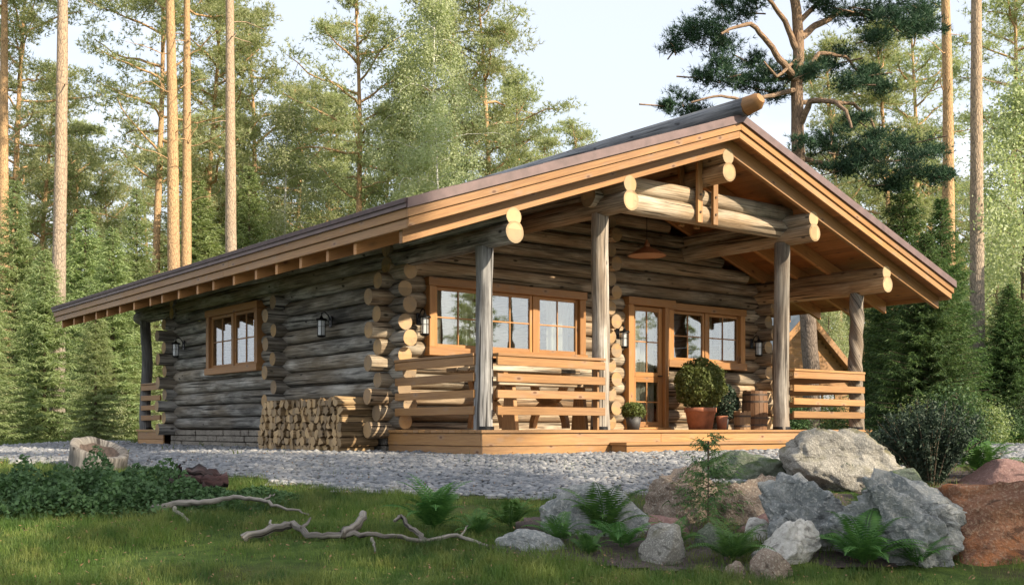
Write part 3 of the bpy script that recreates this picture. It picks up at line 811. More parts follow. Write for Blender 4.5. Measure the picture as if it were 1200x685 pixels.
pot_plant('potted_boxwood', 5.55, 1.5, .265, .36, .405, .73, M['terracotta'], 'large clipped round boxwood in a wide terracotta pot beside the door', 'plant', M['box'], 13000, .022)
pot_plant('potted_shrub', 3.78, 1.25, .125, .20, .185, .29, M['darkpot'], 'small green shrub in a dark pot by the second porch post', 'plant', M['box'], 2600, .017, squash=.7)
pot_plant('clay_pot', 6.02, 1.45, .10, .23, 0, 0, M['terracotta'], 'small clay pot standing right of the boxwood pot', 'pot', None, 0, 0)
pot_plant('porch_plant', 6.5, 1.85, .12, .22, .26, .46, M['darkpot'], 'dark leafy plant behind the wooden bucket on the porch', 'plant', M['juniper'], 2600, .026, squash=1.2)
def barrel(name, u, v, r, h, mat, label, cat, bulge, nst, z0=.33, lid=False):
    t = empty(name, H(u, v, z0), ANG, label, cat); b = MB()
    for k in range(nst):
        a0, a1 = 2 * math.pi * k / nst + .015, 2 * math.pi * (k + 1) / nst - .015
        prev = None; hh = h + rnd.uniform(-.012, .012)
        for i in range(7):
            q = i / 6; rr = r * (1 + bulge * math.sin(math.pi * q) + (.05 if not bulge else 0) * q)
            c = [(rr * math.cos(a), rr * math.sin(a), hh * q) for a in (a0, a1)] + [((rr - .022) * math.cos(a), (rr - .022) * math.sin(a), hh * q) for a in (a1, a0)]
            if prev: b.prism(prev, c, 0, off=(k * 3.1, i * 0.0))
            prev = c
    b.build('stave', mat, t)
    for q in ((.12, .3, .72, .9) if h > .5 else (.2, .75)):
        rr = r * (1 + bulge * math.sin(math.pi * q) + (.05 if not bulge else 0) * q) + .004
        m = MB(); m.tube([(0, 0, h * q - .016), (0, 0, h * q + .016)], rr, 28, 0, 0, cap=False); m.build('hoop', M['hoop'], t)
    m = MB(); m.tube([(0, 0, h * .04), (0, 0, h * (.93 if lid else .08))], r * .93, 20, 0, 0); m.build('lid' if lid else 'bottom', mat, t)
    return t
barrel('wooden_bucket', 6.38, 1.32, .135, .30, M['bucket'], 'low stave bucket of pale wood in front of the tall barrel', 'bucket', 0, 14)
barrel('wooden_barrel', 6.86, 1.45, .205, .66, M['barrel'], 'tall dark brown stave barrel with iron hoops beside the third post', 'barrel', .08, 18, lid=True)

# ================================================================ FIREWOOD
def fire_proto(kind):
    b = MB(); r = rnd.uniform(.060, .086); L = rnd.uniform(.27, .30)
    if kind == 0: ang = [i * math.pi / 4 + rnd.uniform(-.2, .2) for i in range(8)]; sh = [(r * .85 * math.cos(a), r * .85 * math.sin(a)) for a in ang]
    elif kind == 1: sh = [(-r, -r * .5)] + [(r * math.cos(a) , -r * .5 + 1.25 * r * math.sin(a)) for a in [0.0, .5, 1.0, 1.6, 2.1, 2.6]]
    elif kind == 2: sh = [(-r * .9, -r * .7), (r * .95, -r * .6), (r * .5, r * .5), (-.0, r * .9), (-r * .5, r * .4)]
    elif kind == 3: sh = [(-r, -r * .55), (r * 1.05, -r * .4), (r * .1, r * .85)]
    elif kind == 4: sh = [(-r * .8, -r * .65), (r * .7, -r * .75), (r * .9, r * .55), (-r * .6, r * .75)]
    else: sh = [(-r * .9, -r * .3), (r * .3, -r * .85), (r * .95, .1 * r), (r * .2, r * .7), (-r * .6, r * .6)]
    b.prism([(-L, y, z) for (y, z) in sh], [(L, y, z) for (y, z) in sh], 0, 1, off=(rnd.uniform(0, 9), rnd.uniform(0, 9)))
    # give the end caps their own texture offset
    return b.build('firewood_log', [M['fire_side'], M['fire_end']], None, .004)
protos = [fire_proto(k % 6) for k in range(12)]; used = set()
v = 2.46; cells = []
rows = 7
for rrow in range(rows):
    vv = 2.44 + (0 if rrow % 2 else .055)
    vmax = 5.05 - rrow * .03
    while vv < vmax:
        cells.append((vv, (.058 + rrow * .108) + rnd.uniform(-.008, .008))); vv += rnd.uniform(.095, .135)
for i, (vv, z) in enumerate(cells):
    if vv > 4.9 and z > .6 and rnd.random() < .5: continue
    k = rnd.randrange(12); o = protos[k] if k not in used else protos[k].copy()
    if k in used: COL.objects.link(o)
    used.add(k)
    o.location = H(-.33 + rnd.uniform(-.035, .03), vv, z); o.rotation_euler = (rnd.uniform(-3.1, 3.1), rnd.uniform(-.03, .03), ANG + rnd.uniform(-.05, .05))
    edge = vv < 2.58
    top = z > .7
    if edge: tag(o, 'firewood log in the near end of the stack, its bark side showing', 'firewood', 'firewood in the stack along the side wall')
    elif top: tag(o, 'split firewood log lying in the top layer of the stack against the side wall', 'firewood', 'firewood in the stack along the side wall')
    else: tag(o, 'split firewood log with its cut end showing in the body of the stack', 'firewood', 'firewood in the stack along the side wall')
for k in range(12):
    if k not in used: bpy.data.objects.remove(protos[k])
# ================================================================ GROUND
xs = np.concatenate([np.linspace(-400, -16, 30), np.linspace(-15, 15, 150), np.linspace(16, 400, 30)])
ys = np.concatenate([np.linspace(-60, 1, 14), np.linspace(2, 15, 110), np.linspace(15.5, 60, 50), np.linspace(64, 600, 30)])
X, Y = np.meshgrid(xs, ys); Z = gz(X, Y)
Z = Z + np.where((Y > 2) & (Y < 12.6), .018 * np.sin(X * 5 + Y * 3) * np.sin(Y * 4 - X * 2), 0)
V = np.stack([X, Y, Z - .012], -1).reshape(-1, 3); nx = len(xs); ny = len(ys)
i, j = np.meshgrid(np.arange(nx - 1), np.arange(ny - 1)); a = (j * nx + i).ravel()
g = np_mesh('ground', V, np.stack([a, a + 1, a + nx + 1, a + nx], -1), M['ground'], None, True); tag(g, kind='structure')
# gravel terrace outline
gp = [(-60, 533), (0, 538), (90, 546), (200, 553), (265, 560), (320, 567), (440, 574), (520, 583), (650, 585), (760, 580), (900, 562), (1050, 548), (1200, 540), (1290, 538), (1290, 524), (1180, 521)]
poly = [tuple(ground_at(*p).xy) for p in gp] + [tuple(H(8.6, 1).xy), tuple(H(8.6, 11).xy), tuple(H(0, 13).xy)] + [tuple(ground_at(*p).xy) for p in ((150, 517), (60, 519.5), (0, 524))]
PX = np.array([p[0] for p in poly]); PY = np.array([p[1] for p in poly])
def inside(x, y, wob=True):
    x = np.asarray(x, float); y = np.asarray(y, float)
    if wob:
        xx = x + .10 * np.sin(y * 5 + x) + .05 * np.sin(x * 13); yy = y + .10 * np.sin(x * 3.1) + .06 * np.sin(x * 7.7 + 1)
    else: xx, yy = x, y
    c = np.zeros(x.shape, bool); n = len(PX); j = n - 1
    for i in range(n):
        t = ((PY[i] > yy) != (PY[j] > yy)) & (xx < (PX[j] - PX[i]) * (yy - PY[i]) / (PY[j] - PY[i] + 1e-12) + PX[i])
        c ^= t; j = i
    return c
# bed of the gravel: a sheet 4 mm above the ground built from small cells
cs = .25
gx, gy = np.meshgrid(np.arange(-14, 16, cs), np.arange(9, 36, cs)); m = inside(gx + cs / 2, gy + cs / 2)
Vs = []; Fs = []; 
x0 = gx[m]; y0 = gy[m]; n = len(x0)
Vq = np.zeros((n, 4, 3))
for k, (dx, dy) in enumerate(((0, 0), (cs, 0), (cs, cs), (0, cs))):
    Vq[:, k, 0] = x0 + dx; Vq[:, k, 1] = y0 + dy; Vq[:, k, 2] = gz(x0 + dx, y0 + dy) + .004
bed = np_mesh('gravel_path', Vq.reshape(-1, 3), np.arange(n * 4).reshape(n, 4), simple('gravel bed', (.17, .165, .155), .95, 0, 60, .5)); tag(bed, kind='structure')
def ico(sub):
    import bmesh
    bm = bmesh.new(); bmesh.ops.create_icosphere(bm, subdivisions=sub, radius=1)
    bm.verts.ensure_lookup_table(); v = np.array([x.co[:] for x in bm.verts]); f = np.array([[q.index for q in p.verts] for p in bm.faces]); bm.free(); return v, f
def in_cabin(x, y, pad=0.):
    dx, dy = x - C0.x, y - C0.y; u = dx * UX + dy * UY; v = -dx * UY + dy * UX
    return (u > .05 - pad) & (u < 8 + pad) & (v > .05 - pad) & (v < 12.2 + pad)
def stones(name, sp, yr, sub, rad, sd):
    rg = np.random.default_rng(sd)
    x, y = np.meshgrid(np.arange(-13, 15, sp), np.arange(*yr, sp)); x = x.ravel() + rg.uniform(-.4, .4, x.size) * sp; y = y.ravel() + rg.uniform(-.4, .4, y.size) * sp
    k = inside(x, y) & ~in_cabin(x, y) & (np.abs(x) < .56 * y + .6); x, y = x[k], y[k]; n = len(x)
    iv, fc = ico(sub); nv = len(iv)
    P = np.repeat(iv[None], n, 0)
    P = P * (1 + .16 * rg.normal(size=(n, nv, 1)) * (1 if sub == 1 else .45))
    for _ in range(3):     # chop flats so the stones look crushed, not round
        nn = rg.normal(size=(n, 1, 3)); nn /= np.linalg.norm(nn, axis=2, keepdims=True); d = (P * nn).sum(2, keepdims=True) - rg.uniform(.35, .75, (n, 1, 1))
        P = P - nn * np.maximum(d, 0)
    s = rg.uniform(.7, 1.3, (n, 1, 1)) * rad
    P = P * s * np.stack([rg.uniform(.9, 1.5, n), rg.uniform(.75, 1.05, n), rg.uniform(.4, .7, n)], -1)[:, None]
    a = rg.uniform(0, 6.28, n); ca, sa = np.cos(a)[:, None], np.sin(a)[:, None]
    q = P.copy(); q[..., 0] = P[..., 0] * ca - P[..., 1] * sa; q[..., 1] = P[..., 0] * sa + P[..., 1] * ca
    q[..., 0] += x[:, None]; q[..., 1] += y[:, None]; q[..., 2] += (gz(x, y) + rad * .28 + rg.uniform(-.2, .2, n) * rad)[:, None]
    Fc = (np.repeat(fc[None], n, 0) + (np.arange(n) * nv)[:, None, None]).reshape(-1, 3)
    print('stones', n)
    return q.reshape(-1, 3), Fc
Va, Fa = stones('g', .053, (9.5, 14.2), 2, .037, 1)
Vb, Fb = stones('g', .075, (14.2, 34), 1, .052, 2)
gr = np_mesh('gravel', np.concatenate([Va, Vb]), np.concatenate([Fa, Fb + len(Va)]), M['gravel'], None, True)
tag(gr, 'grey crushed stone gravel spread around the cabin', 'gravel', kind='stuff')

# ================================================================ ROCKS
ROCKS = []
def rock(label, x0, x1, y0, y1, mat, deep=.8, seed=1, chop=9, rough=.12, sub=5, sink=.12, base=None, skew=0., lump=.18, fold=0., smooth=True, flat=.62, cat='boulder', name='boulder'):
    """boulder whose foot is at pixel row y1 and which spans x0..x1, y0..y1 in the photo"""
    p = ground_at((x0 + x1) / 2, base or y1); Yd = p.y + .25 * (x1 - x0) / F * p.y * deep
    W = (x1 - x0) / F * Yd; Hh = (y1 - y0) / F * Yd; D = W * deep
    iv, fc = ico(sub); rg = random.Random(seed); P = iv.copy()
    for _ in range(chop):
        nn = np.array([rg.gauss(0, 1), rg.gauss(0, 1), rg.gauss(0, .8)]); nn /= np.linalg.norm(nn)
        d = P @ nn - rg.uniform(flat, .88); P = P - np.outer(np.maximum(d, 0), nn) * .93
    out = np.empty_like(P)
    for i, v in enumerate(P):
        q = Vector(v); s = Vector((seed * 3.1, seed * 1.7, 0))
        f = 1 + lump * noise.noise(q * 1.3 + s) + rough * noise.noise(q * 3.1 + s) * .6 + rough * .35 * noise.noise(q * 8 + s) + rough * .16 * noise.noise(q * 19 + s)
        rd = abs(noise.noise(q * 2.2 + s * 2)); f -= rough * .8 * max(0, .12 - rd) * 4
        if fold:
            fq = Vector((q.x * 2.6 + q.z * 1.3, q.y * 2.6, q.z * .8)) + s; f += fold * (.55 - 2.2 * abs(noise.noise(fq))) * (.5 + .5 * max(0, q.z)) - fold * .3 * abs(noise.noise(fq * 2.3))
        out[i] = v * f
    out[:, 0] += skew * out[:, 2] * -1
    mn, mx = out.min(0), out.max(0)
    out[:, 0] = (out[:, 0] - (mn[0] + mx[0]) / 2) / (mx[0] - mn[0]) * W
    out[:, 1] = (out[:, 1] - (mn[1] + mx[1]) / 2) / (mx[1] - mn[1]) * D
    out[:, 2] = (out[:, 2] - mn[2]) / (mx[2] - mn[2]) * (Hh + sink + .18) - sink - .18
    X = ((x0 + x1) / 2 - 600) / F * Yd
    o = np_mesh(name, out, fc, mat, None, smooth); o.location = (X, Yd, float(gz(X, p.y)) )
    tag(o, label, cat); ROCKS.append((X, Yd, W / 2 * .9, D / 2 * .9)); return o
rock('large rounded boulder of speckled grey granite in front of the right end of the deck', 910, 1056, 502, 572, M['rock_grey'], .8, 3, 9, .16, skew=.3, flat=.5)
rock('big pale jagged rock with deep folds, the largest in the rock garden', 962, 1138, 548, 654, M['rock_blue'], .62, 26, 12, .26, base=656, skew=.35, lump=.45, flat=.45, fold=.38, sub=6)
rock('dark blue-grey folded rock left of the big jagged one', 888, 1018, 556, 642, M['rock_blue'], .8, 12, 10, .26, lump=.45, flat=.5, fold=.34, sub=6)
rock('mossy olive flat stone behind the jagged rock', 1010, 1108, 549, 588, M['rock_moss'], .8, 15, 5, .1)
rock('massive rust-red granite boulder at the right edge', 1082, 1320, 562, 650, M['rock_red'], .6, 18, 10, .16, lump=.3, skew=-.3, flat=.45)
rock('plum-red low boulder behind the rust-red one', 1120, 1225, 538, 575, M['rock_purple'], .8, 21, 4, .08)
rock('brown lichen boulder behind the young spruce', 748, 850, 543, 610, M['rock_brown'], .8, 33, 12, .2, flat=.42, fold=.12)
rock('tan and brown boulder right of the young spruce', 818, 925, 556, 614, M['rock_brown'], .7, 27, 12, .2, flat=.42, fold=.12)
rock('long layered grey-green stone on the gravel edge behind the spruce', 795, 930, 528, 562, M['rock_moss'], .5, 30, 5, .2)
rock('small rounded speckled stone on the grass left of the low fern', 749, 809, 614, 660, M['rock_grey'], .9, 37, 12, .16, sub=4, flat=.42)
rock('grey-green stone behind the low right fern', 812, 850, 612, 642, M['rock_moss'], .9, 38, 8, .12, sub=4)
rock('low white limestone block beside the low fern', 872, 962, 608, 660, M['rock_white'], .7, 41, 12, .16, flat=.5, skew=-.5)
rock('small angular white limestone chip touching the folded rock', 868, 905, 606, 634, M['rock_white'], .8, 44, 10, .12, sub=4)
rock('small brown wedge stone in the front row of the rock garden', 878, 930, 644, 674, M['rock_brown'], .8, 47, 9, .1, sub=4)
rock('small flat ochre stone in the grass left of the wedge stone', 846, 880, 657, 672, M['rock_brown'], .9, 49, 6, .08, sub=4, cat='stone', name='stone')
rock('long blue-grey boulder behind the middle ferns', 632, 780, 566, 626, M['rock_blue'], .5, 52, 9, .16, flat=.5, skew=.3)
rock('low flat blue-grey stone left of the middle ferns', 578, 668, 620, 643, M['rock_blue'], .6, 55, 7, .1)
rock('dark brown stone low behind the right-hand fern of the middle group', 735, 812, 604, 628, M['rock_purple'], .9, 58, 9, .1, sub=4)
rock('dark stone sunk between the folded rock and the tan boulder', 858, 945, 600, 626, M['rock_purple'], .9, 61, 9, .1, sub=4)
rock('small dark stone at the foot of the rust-red boulder', 1160, 1188, 536, 548, M['rock_moss'], .7, 61, 5, .1, sub=3, cat='stone', name='stone')
# soil bed between the rocks
sb = [ground_at(*p).xy for p in ((560, 644), (640, 596), (745, 575), (800, 556), (905, 545), (1045, 540), (1130, 536), (1300, 536), (1330, 640), (1140, 650), (1060, 655), (960, 668), (860, 674), (740, 662), (640, 652))]
SBX = np.array([p[0] for p in sb]); SBY = np.array([p[1] for p in sb])
def in_bed(x, y):
    sx, sy = PX.copy(), PY.copy()
    globals()['PX'], globals()['PY'] = SBX, SBY
    r = inside(x, y); globals()['PX'], globals()['PY'] = sx, sy; return r
cs = .07; gx, gy = np.meshgrid(np.arange(-2, 8, cs), np.arange(6.5, 15, cs)); m = in_bed(gx, gy); x0 = gx[m]; y0 = gy[m]; n = len(x0); Vq = np.zeros((n, 4, 3))
for k, (dx, dy) in enumerate(((0, 0), (cs, 0), (cs, cs), (0, cs))):
    xx, yy = x0 + dx, y0 + dy; Vq[:, k, 0] = xx; Vq[:, k, 1] = yy; Vq[:, k, 2] = gz(xx, yy) + .001 + .009 * np.sin(xx * 9 + yy * 4) * np.sin(yy * 11)
sbo = np_mesh('soil_bed', Vq.reshape(-1, 3), np.arange(n * 4).reshape(n, 4), simple('plum brown bark soil', (.055, .038, .034), .95, 0, 35, .6)); tag(sbo, kind='structure')
# ================================================================ STUMP, ROOT, BRANCHES
p = ground_at(116, 549)
t = empty('tree_stump', p, 0, 'bleached log stump leaning over at the left gravel edge, its core rotted dark', 'stump')
s = p.y / F; b = MB()
W = 66 * s; ring0 = []; seg = 36; rr_ = W / 2
ax0 = Vector((-.02, 0, -.1)); ax1 = Vector((.03, -.04, .24))
prof = [(0, 1.08, 0), (.3, 1.0, 0), (.7, .97, 0), (.97, .98, 0), (1.0, .93, 0), (.985, .80, 0), (.9, .66, 1), (.72, .52, 1), (.62, .30, 1), (.60, .05, 1)]
for i, (k, rf, _) in enumerate(prof):
    for q in range(seg):
        a = 2 * math.pi * q / seg; n1 = 1 + .07 * noise.noise(Vector((math.cos(a) * 1.6, math.sin(a) * 1.6, k * .6)))+ .03 * noise.noise(Vector((math.cos(a) * 6, math.sin(a) * 6, k * .6)))
        tiltz = rr_ * rf * k * (-.34 * math.cos(a) + .22 * math.sin(a))
        c = ax0.lerp(ax1, k); rad = rr_ * rf * n1
        b.v.append(c + Vector((rad * math.cos(a), rad * math.sin(a), tiltz + (.02 * noise.noise(Vector((a * 2, 0, i))) if i > 3 else 0))))
for i in range(len(prof) - 1):
    for q in range(seg):
        q2 = (q + 1) % seg
        b.face((i * seg + q, i * seg + q2, (i + 1) * seg + q2, (i + 1) * seg + q), [(i * .1, q * .05), (i * .1, q * .05 + .05), (i * .1 + .1, q * .05 + .05), (i * .1 + .1, q * .05)], 1 if prof[i][2] else 0, True)
b.build('stump_wood', [M['stumpwood'], simple('rotten core', (.07, .05, .04), .9, 0, 25, .5)], t)
def gpt(px, py, h=0.0):
    q = ground_at(px, py); return q + Vector((0, 0, h))
def branch(name, label, cat, runs, mat):
    t = empty(name, gpt(*runs[0][0][0][:2]), 0, label, cat)
    for k, (pts, r0, r1) in enumerate(runs):
        P = [gpt(*q) - t.location for q in pts]; Q = []
        for i in range(len(P) - 1):
            for f in range(5): Q.append(P[i].lerp(P[i + 1], f / 5) + noise.noise_vector(Vector((i * 5 + f, k, 3))) * .02)
        Q.append(P[-1]); n = len(Q)
        b = MB(); b.tube(Q, [.72 * (r0 + (r1 - r0) * i / (n - 1)) for i in range(n)], 12, 0, 0, .5, fr=9); b.build('limb' if k == 0 else 'twig', mat, t)
    return t
branch('dead_branch', 'long bleached dead branch lying on the front lawn, with upturned twigs', 'branch',
       [([(284, 634, .03), (318, 630, .07), (345, 625, .08), (362, 634, .04), (400, 633, .05), (440, 636, .07), (490, 641, .05), (535, 636, .06), (572, 642, .02)], .045, .016),
        ([(400, 634, .05), (418, 630, .09), (426, 622, .14)], .05, .04),
        ([(437, 637, .05), (440, 648, .01)], .02, .012),
        ([(500, 640, .05), (482, 634, .09), (470, 624, .14), (462, 628, .12)], .028, .016),
        ([(355, 630, .07), (364, 624, .12)], .022, .010),
        ([(318, 630, .06), (317, 624, .10)], .02, .012),
        ([(540, 637, .05), (548, 629, .09)], .014, .008)], M['drift'])
branch('dead_branch', 'thin grey fallen branch in front of the ground cover on the left lawn', 'branch',
       [([(176, 603, .05), (205, 600, .08), (240, 600, .09), (275, 597, .11), (305, 598, .10), (330, 602, .06), (362, 605, .02)], .042, .012),
        ([(205, 602, .05), (216, 609, .02), (220, 612, .0)], .026, .014),
        ([(310, 598, .10), (322, 594, .12)], .016, .008)], M['drift'])
t = empty('driftwood_root', gpt(228, 583), 0, 'twisted dark red root wood with pale patches lying at the gravel edge', 'driftwood')
for k, (pts, r0, r1) in enumerate([([(205, 586, .0), (203, 582, .14), (210, 580, .22), (212, 580, .30)], .07, .012), ([(208, 582, .1), (225, 583, .14), (245, 583, .13), (266, 580, .14)], .10, .075), ([(204, 580, .06), (215, 580, .22), (238, 580, .24), (258, 580, .17)], .05, .05),
        ([(200, 586, .04), (212, 588, .06), (222, 590, .02)], .055, .03), ([(238, 584, .1), (244, 586, .0)], .06, .04)]):
    P = [gpt(*q) - t.location for q in pts]; Q = []
    for i in range(len(P) - 1):
        for f in range(5): Q.append(P[i].lerp(P[i + 1], f / 5) + noise.noise_vector(Vector((i * 3 + f * .7, k, 8))) * .03)
    Q.append(P[-1]); b = MB(); n = len(Q); b.tube(Q, [.8 * (r0 + (r1 - r0) * i / (n - 1)) for i in range(n)], 14, 0, 1, .9, fr=11); b.build('root_limb', [M['root'], M['root']], t)

# ================================================================ GRASS
def blocked(x, y):
    c = np.zeros(x.shape, bool)
    for (rx, ry, a, bb) in ROCKS: c |= ((x - rx) / a) ** 2 + ((y - ry) / bb) ** 2 < .8
    return c
def grass(name, n, xr, yr, hgt, wid, sd, label, wedge=True, bedk=.5):
    rg = np.random.default_rng(sd)
    y = yr[0] + (yr[1] - yr[0]) * rg.random(n) ** 1.15; x = rg.uniform(-1, 1, n) * (.50 * y + .8) if wedge else rg.uniform(xr[0], xr[1], n)
    # bare and thick patches
    pn = np.sin(x * 1.3 + 2 * np.sin(y * .9)) * np.sin(y * 1.9 + 1.5 * np.sin(x * 1.1)) + .5 * np.sin(x * 4.1 + y * 2.7) * np.sin(y * 5.3 - x)
    k = (~inside(x, y) | (rg.random(n) < .02)) & ~in_cabin(x, y) & ~blocked(x, y) & ~(in_bed(x, y) & (rg.random(n) < bedk)) & (rg.random(n) < np.clip(.66 + .65 * pn, .06, 1))
    x, y, pn = x[k], y[k], pn[k]; n = len(x)
    tf = np.sin(x * 9.7 + 3 * np.sin(y * 6.1)) * np.sin(y * 11.3 + 2 * np.sin(x * 7.3)); h = hgt * rg.uniform(.35, 1.3, n) * np.clip(.85 + .35 * pn + .4 * tf, .3, 1.7); w = wid * rg.uniform(.7, 1.3, n)
    a = rg.uniform(0, 6.28, n); ld = rg.uniform(0, 6.28, n); lean = h * rg.uniform(.1, .75, n)
    B = np.stack([x, y, gz(x, y) - .015], -1); S = np.stack([np.cos(a), np.sin(a), 0 * a], -1) * w[:, None] / 2
    Ld = np.stack([np.cos(ld), np.sin(ld), 0 * a], -1) * lean[:, None]; up = np.array([0, 0, 1.])
    mid = B + Ld * .3 + up * (h * .55)[:, None]; tip = B + Ld + up * (h * .98 - .25 * lean)[:, None]
    V = np.empty((n, 5, 3)); V[:, 0] = B - S; V[:, 1] = B + S; V[:, 2] = mid + S * .75; V[:, 3] = mid - S * .75; V[:, 4] = tip
    base = np.arange(n)[:, None] * 5
    T = np.concatenate([base + [[0, 1, 2]], base + [[0, 2, 3]], base + [[3, 2, 4]]])
    o = np_mesh(name, V.reshape(-1, 3), T, M['grass']); print(name, n)
    return tag(o, label, 'grass', kind='stuff')
grass('lawn_grass', 360000, None, (6.2, 13.3), .085, .0042, 5, 'green lawn grass in front of the gravel')
grass('far_grass', 60000, (-17, -2), (13.3, 40), .12, .02, 6, 'lawn beyond the gravel at the left', False)
grass('right_grass', 30000, (6, 20), (11.3, 34), .16, .02, 8, 'rough grass right of the cabin', False)

# ================================================================ LOW PLANTS
def fern(label, px, py, L, nf, sd, up=.9, mat='fern', spread=1.0, name='fern'):
    L *= 1.18; nf = int(nf * 1.25)
    rg = random.Random(sd); t = gpt(px, py); V = []; Fq = []
    for f in range(nf):
        az = 2 * math.pi * f / nf + rg.uniform(-.35, .35); el = rg.uniform(.45, 1.25) * up; ln = L * rg.uniform(.7, 1.1)
        d = Vector((math.cos(az) * spread, math.sin(az) * spread, 0)); side = Vector((-math.sin(az), math.cos(az), 0))
        n = 24; pos = Vector((0, 0, 0)); ang = el + .35
        for i in range(n):
            k = i / (n - 1); ang -= (1.55 / n) * (.35 + 1.3 * k)
            step = (d * math.cos(ang) + Vector((0, 0, 1)) * math.sin(ang)) * (ln / n); nx = pos + step
            upv = side.cross(step.normalized())
            # rachis
            w = .0035; b0 = len(V); V += [pos - side * w, pos + side * w, nx + side * w, nx - side * w]; Fq.append((b0, b0 + 1, b0 + 2, b0 + 3))
            if k > .1:
                pl = ln * .23 * math.sin(math.pi * min(1, (k * .93 + .07)) ** .75) * rg.uniform(.85, 1.1); pw = ln / n * .46
                for sg in (-1, 1):
                    dr = (side * sg + step.normalized() * .45 - Vector((0, 0, .22))).normalized(); wv = step.normalized() * pw
                    b0 = len(V); q = pos + step * .5
                    V += [q - wv * .5, q + dr * pl * .45 - wv * .8, q + dr * pl, q + dr * pl * .45 + wv * .9]; Fq.append((b0, b0 + 1, b0 + 2, b0 + 3))
            pos = nx
    o = np_mesh(name, np.array([v[:] for v in V]), np.array(Fq), M[mat]); o.location = t
    return tag(o, label, 'fern', 'ferns in the rock garden')
fern('tall feathery shrub-like fern left of the ferns, behind the long branch', 508, 622, .46, 24, 1, 1.1)
fern('loose fern between the feathery one and the flat stone', 598, 618, .36, 14, 2, .9)
fern('small fern growing out beside the flat blue-grey stone', 655, 636, .30, 11, 3, .95)
fern('tall upright fern in front of the long blue-grey boulder', 708, 628, .50, 15, 4, 1.05)
fern('broad low fern at the foot of the tall middle fern', 728, 642, .34, 12, 5, .75)
fern('low fern beside the small speckled stone and white block', 858, 658, .36, 15, 6, .95)
fern('big spreading fern in front of the jagged rock', 1012, 662, .46, 18, 7, .95)
fern('fern arching out of the dark shrub above the plum boulder', 1150, 560, .55, 18, 8, .9)
fern('pale fern tuft behind the dark shrub', 1128, 545, .5, 14, 9, 1.15)
fern('low fern half hidden at the right edge beyond the boulder', 1190, 520, .5, 14, 19, 1.0)
for k_, (fx, fy, fl, lb) in enumerate(((690, 650, .24, 'small fern at the lawn edge in front of the tall middle fern'), (790, 640, .26, 'small fern filling the gap between the young spruce and the speckled stone'), (925, 640, .26, 'small fern sprouting between the white block and the jagged rock'),
    (1075, 662, .30, 'fern at the right foot of the jagged rock'), (560, 628, .26, 'small fern right of the long branch tip'), (940, 566, .22, 'tiny fern between the granite boulder and the folded rock'), (1010, 600, .22, 'tiny fern wedged above the jagged rock'))):
    fern(lb, fx, fy, fl, 12, 30 + k_, .95)
# dark upright shrubs
def wand_shrub(name, label, px, py, h, w, n, sd, lsz=.02, mat='juniper'):
    rg = np.random.default_rng(sd); t = empty(name, gpt(px, py), 0, label, 'shrub'); P = []; D = []; b = MB()
    for k in range(n):
        a = rg.uniform(0, 6.28); s = rg.uniform(0, 1) ** .6; ht = h * rg.uniform(.6, 1.05) * (1 - .25 * s)
        top = np.array([math.cos(a) * w * s, math.sin(a) * w * s * .8, ht]); base = np.array([math.cos(a) * w * .18, math.sin(a) * w * .18, 0])
        if k % 5 == 0: b.tube([tuple(base), tuple((base * .5 + top * .5) + [0, 0, .08 * h]), tuple(top)], [.008, .006, .002], 5, 0, 0)
        m = 70; q = rg.uniform(.08, 1, m)[:, None]; pt = base * (1 - q) ** 1.6 + top * q + np.array([0, 0, 1.]) * (np.sin(q * 3.14) * .06 * h)
        pt = base + (top - base) * np.stack([q[:, 0] ** 1.3, q[:, 0] ** 1.3, q[:, 0]], -1)
        P.append(pt + rg.normal(size=(m, 3)) * .012); D.append(np.repeat([[0, 0, .3]], m, 0))
    V, Fc = leaf_cloud(np.concatenate(P), np.concatenate(D), lsz, rg, .32)
    np_mesh('foliage', V, Fc, M[mat], t); b.build('stem', M['bark_spruce'], t); return t
wand_shrub('dark_shrub', 'large dark upright shrub with fine leaves behind the olive stone', 1090, 568, .92, .56, 300, 1, .024)
wand_shrub('dark_shrub', 'lower dark shrub joining the big dark upright shrub on its left', 1050, 545, .5, .45, 160, 7, .021)
wand_shrub('dark_shrub', 'small dark tuft shrub in front of the granite boulder', 975, 572, .33, .26, 90, 2, .016)
wand_shrub('dark_shrub', 'low green shrub under the right end of the deck railing, beside the twisted post', 1040, 516, .6, .7, 90, 3, .03, 'cover')
# young spruce in the rock garden
def leafy_mound(name, label, foot, n, ls, mat, sd, kind=None, cat='ground cover', top=1.):
    rg = np.random.default_rng(sd); P = []
    for (px, py, rx, ry, h) in foot:
        q = gpt(px, py); m = int(n * rx * ry / sum(f[2] * f[3] for f in foot)); a = rg.uniform(0, 6.28, m); r = np.sqrt(rg.random(m))
        x = q.x + rx * r * np.cos(a); y = q.y + ry * r * np.sin(a)
        ls_ = 0; hh = h * np.sqrt(np.clip(1 - r ** 2, 0, 1)) * (.75 + .45 * np.sin(x * 6) * np.sin(y * 7 + x * 2) + .2 * np.sin(x * 17 + y * 9)) * (1 - .75 * rg.random(m) ** 2.5)
        P.append(np.stack([x, y, gz(x, y) + hh], -1))
    P = np.concatenate(P); V, Fc = leaf_cloud(P, np.repeat([[0, -.25, .9]], len(P), 0), ls, rg, .6, .75)
    o = np_mesh(name, V, Fc, M[mat]); return tag(o, label, cat, kind=kind)
leafy_mound('ground_cover', 'dense small-leaved ground cover spreading over the left lawn in front of the stump',
            [(25, 588, 1.0, .85, .27), (95, 585, .95, .9, .36), (150, 588, .8, .8, .34), (200, 592, .6, .6, .2), (255, 590, .5, .45, .13), (300, 588, .42, .4, .10), (-60, 590, 1., .9, .25)], 19000, .025, 'cover', 4, 'stuff')

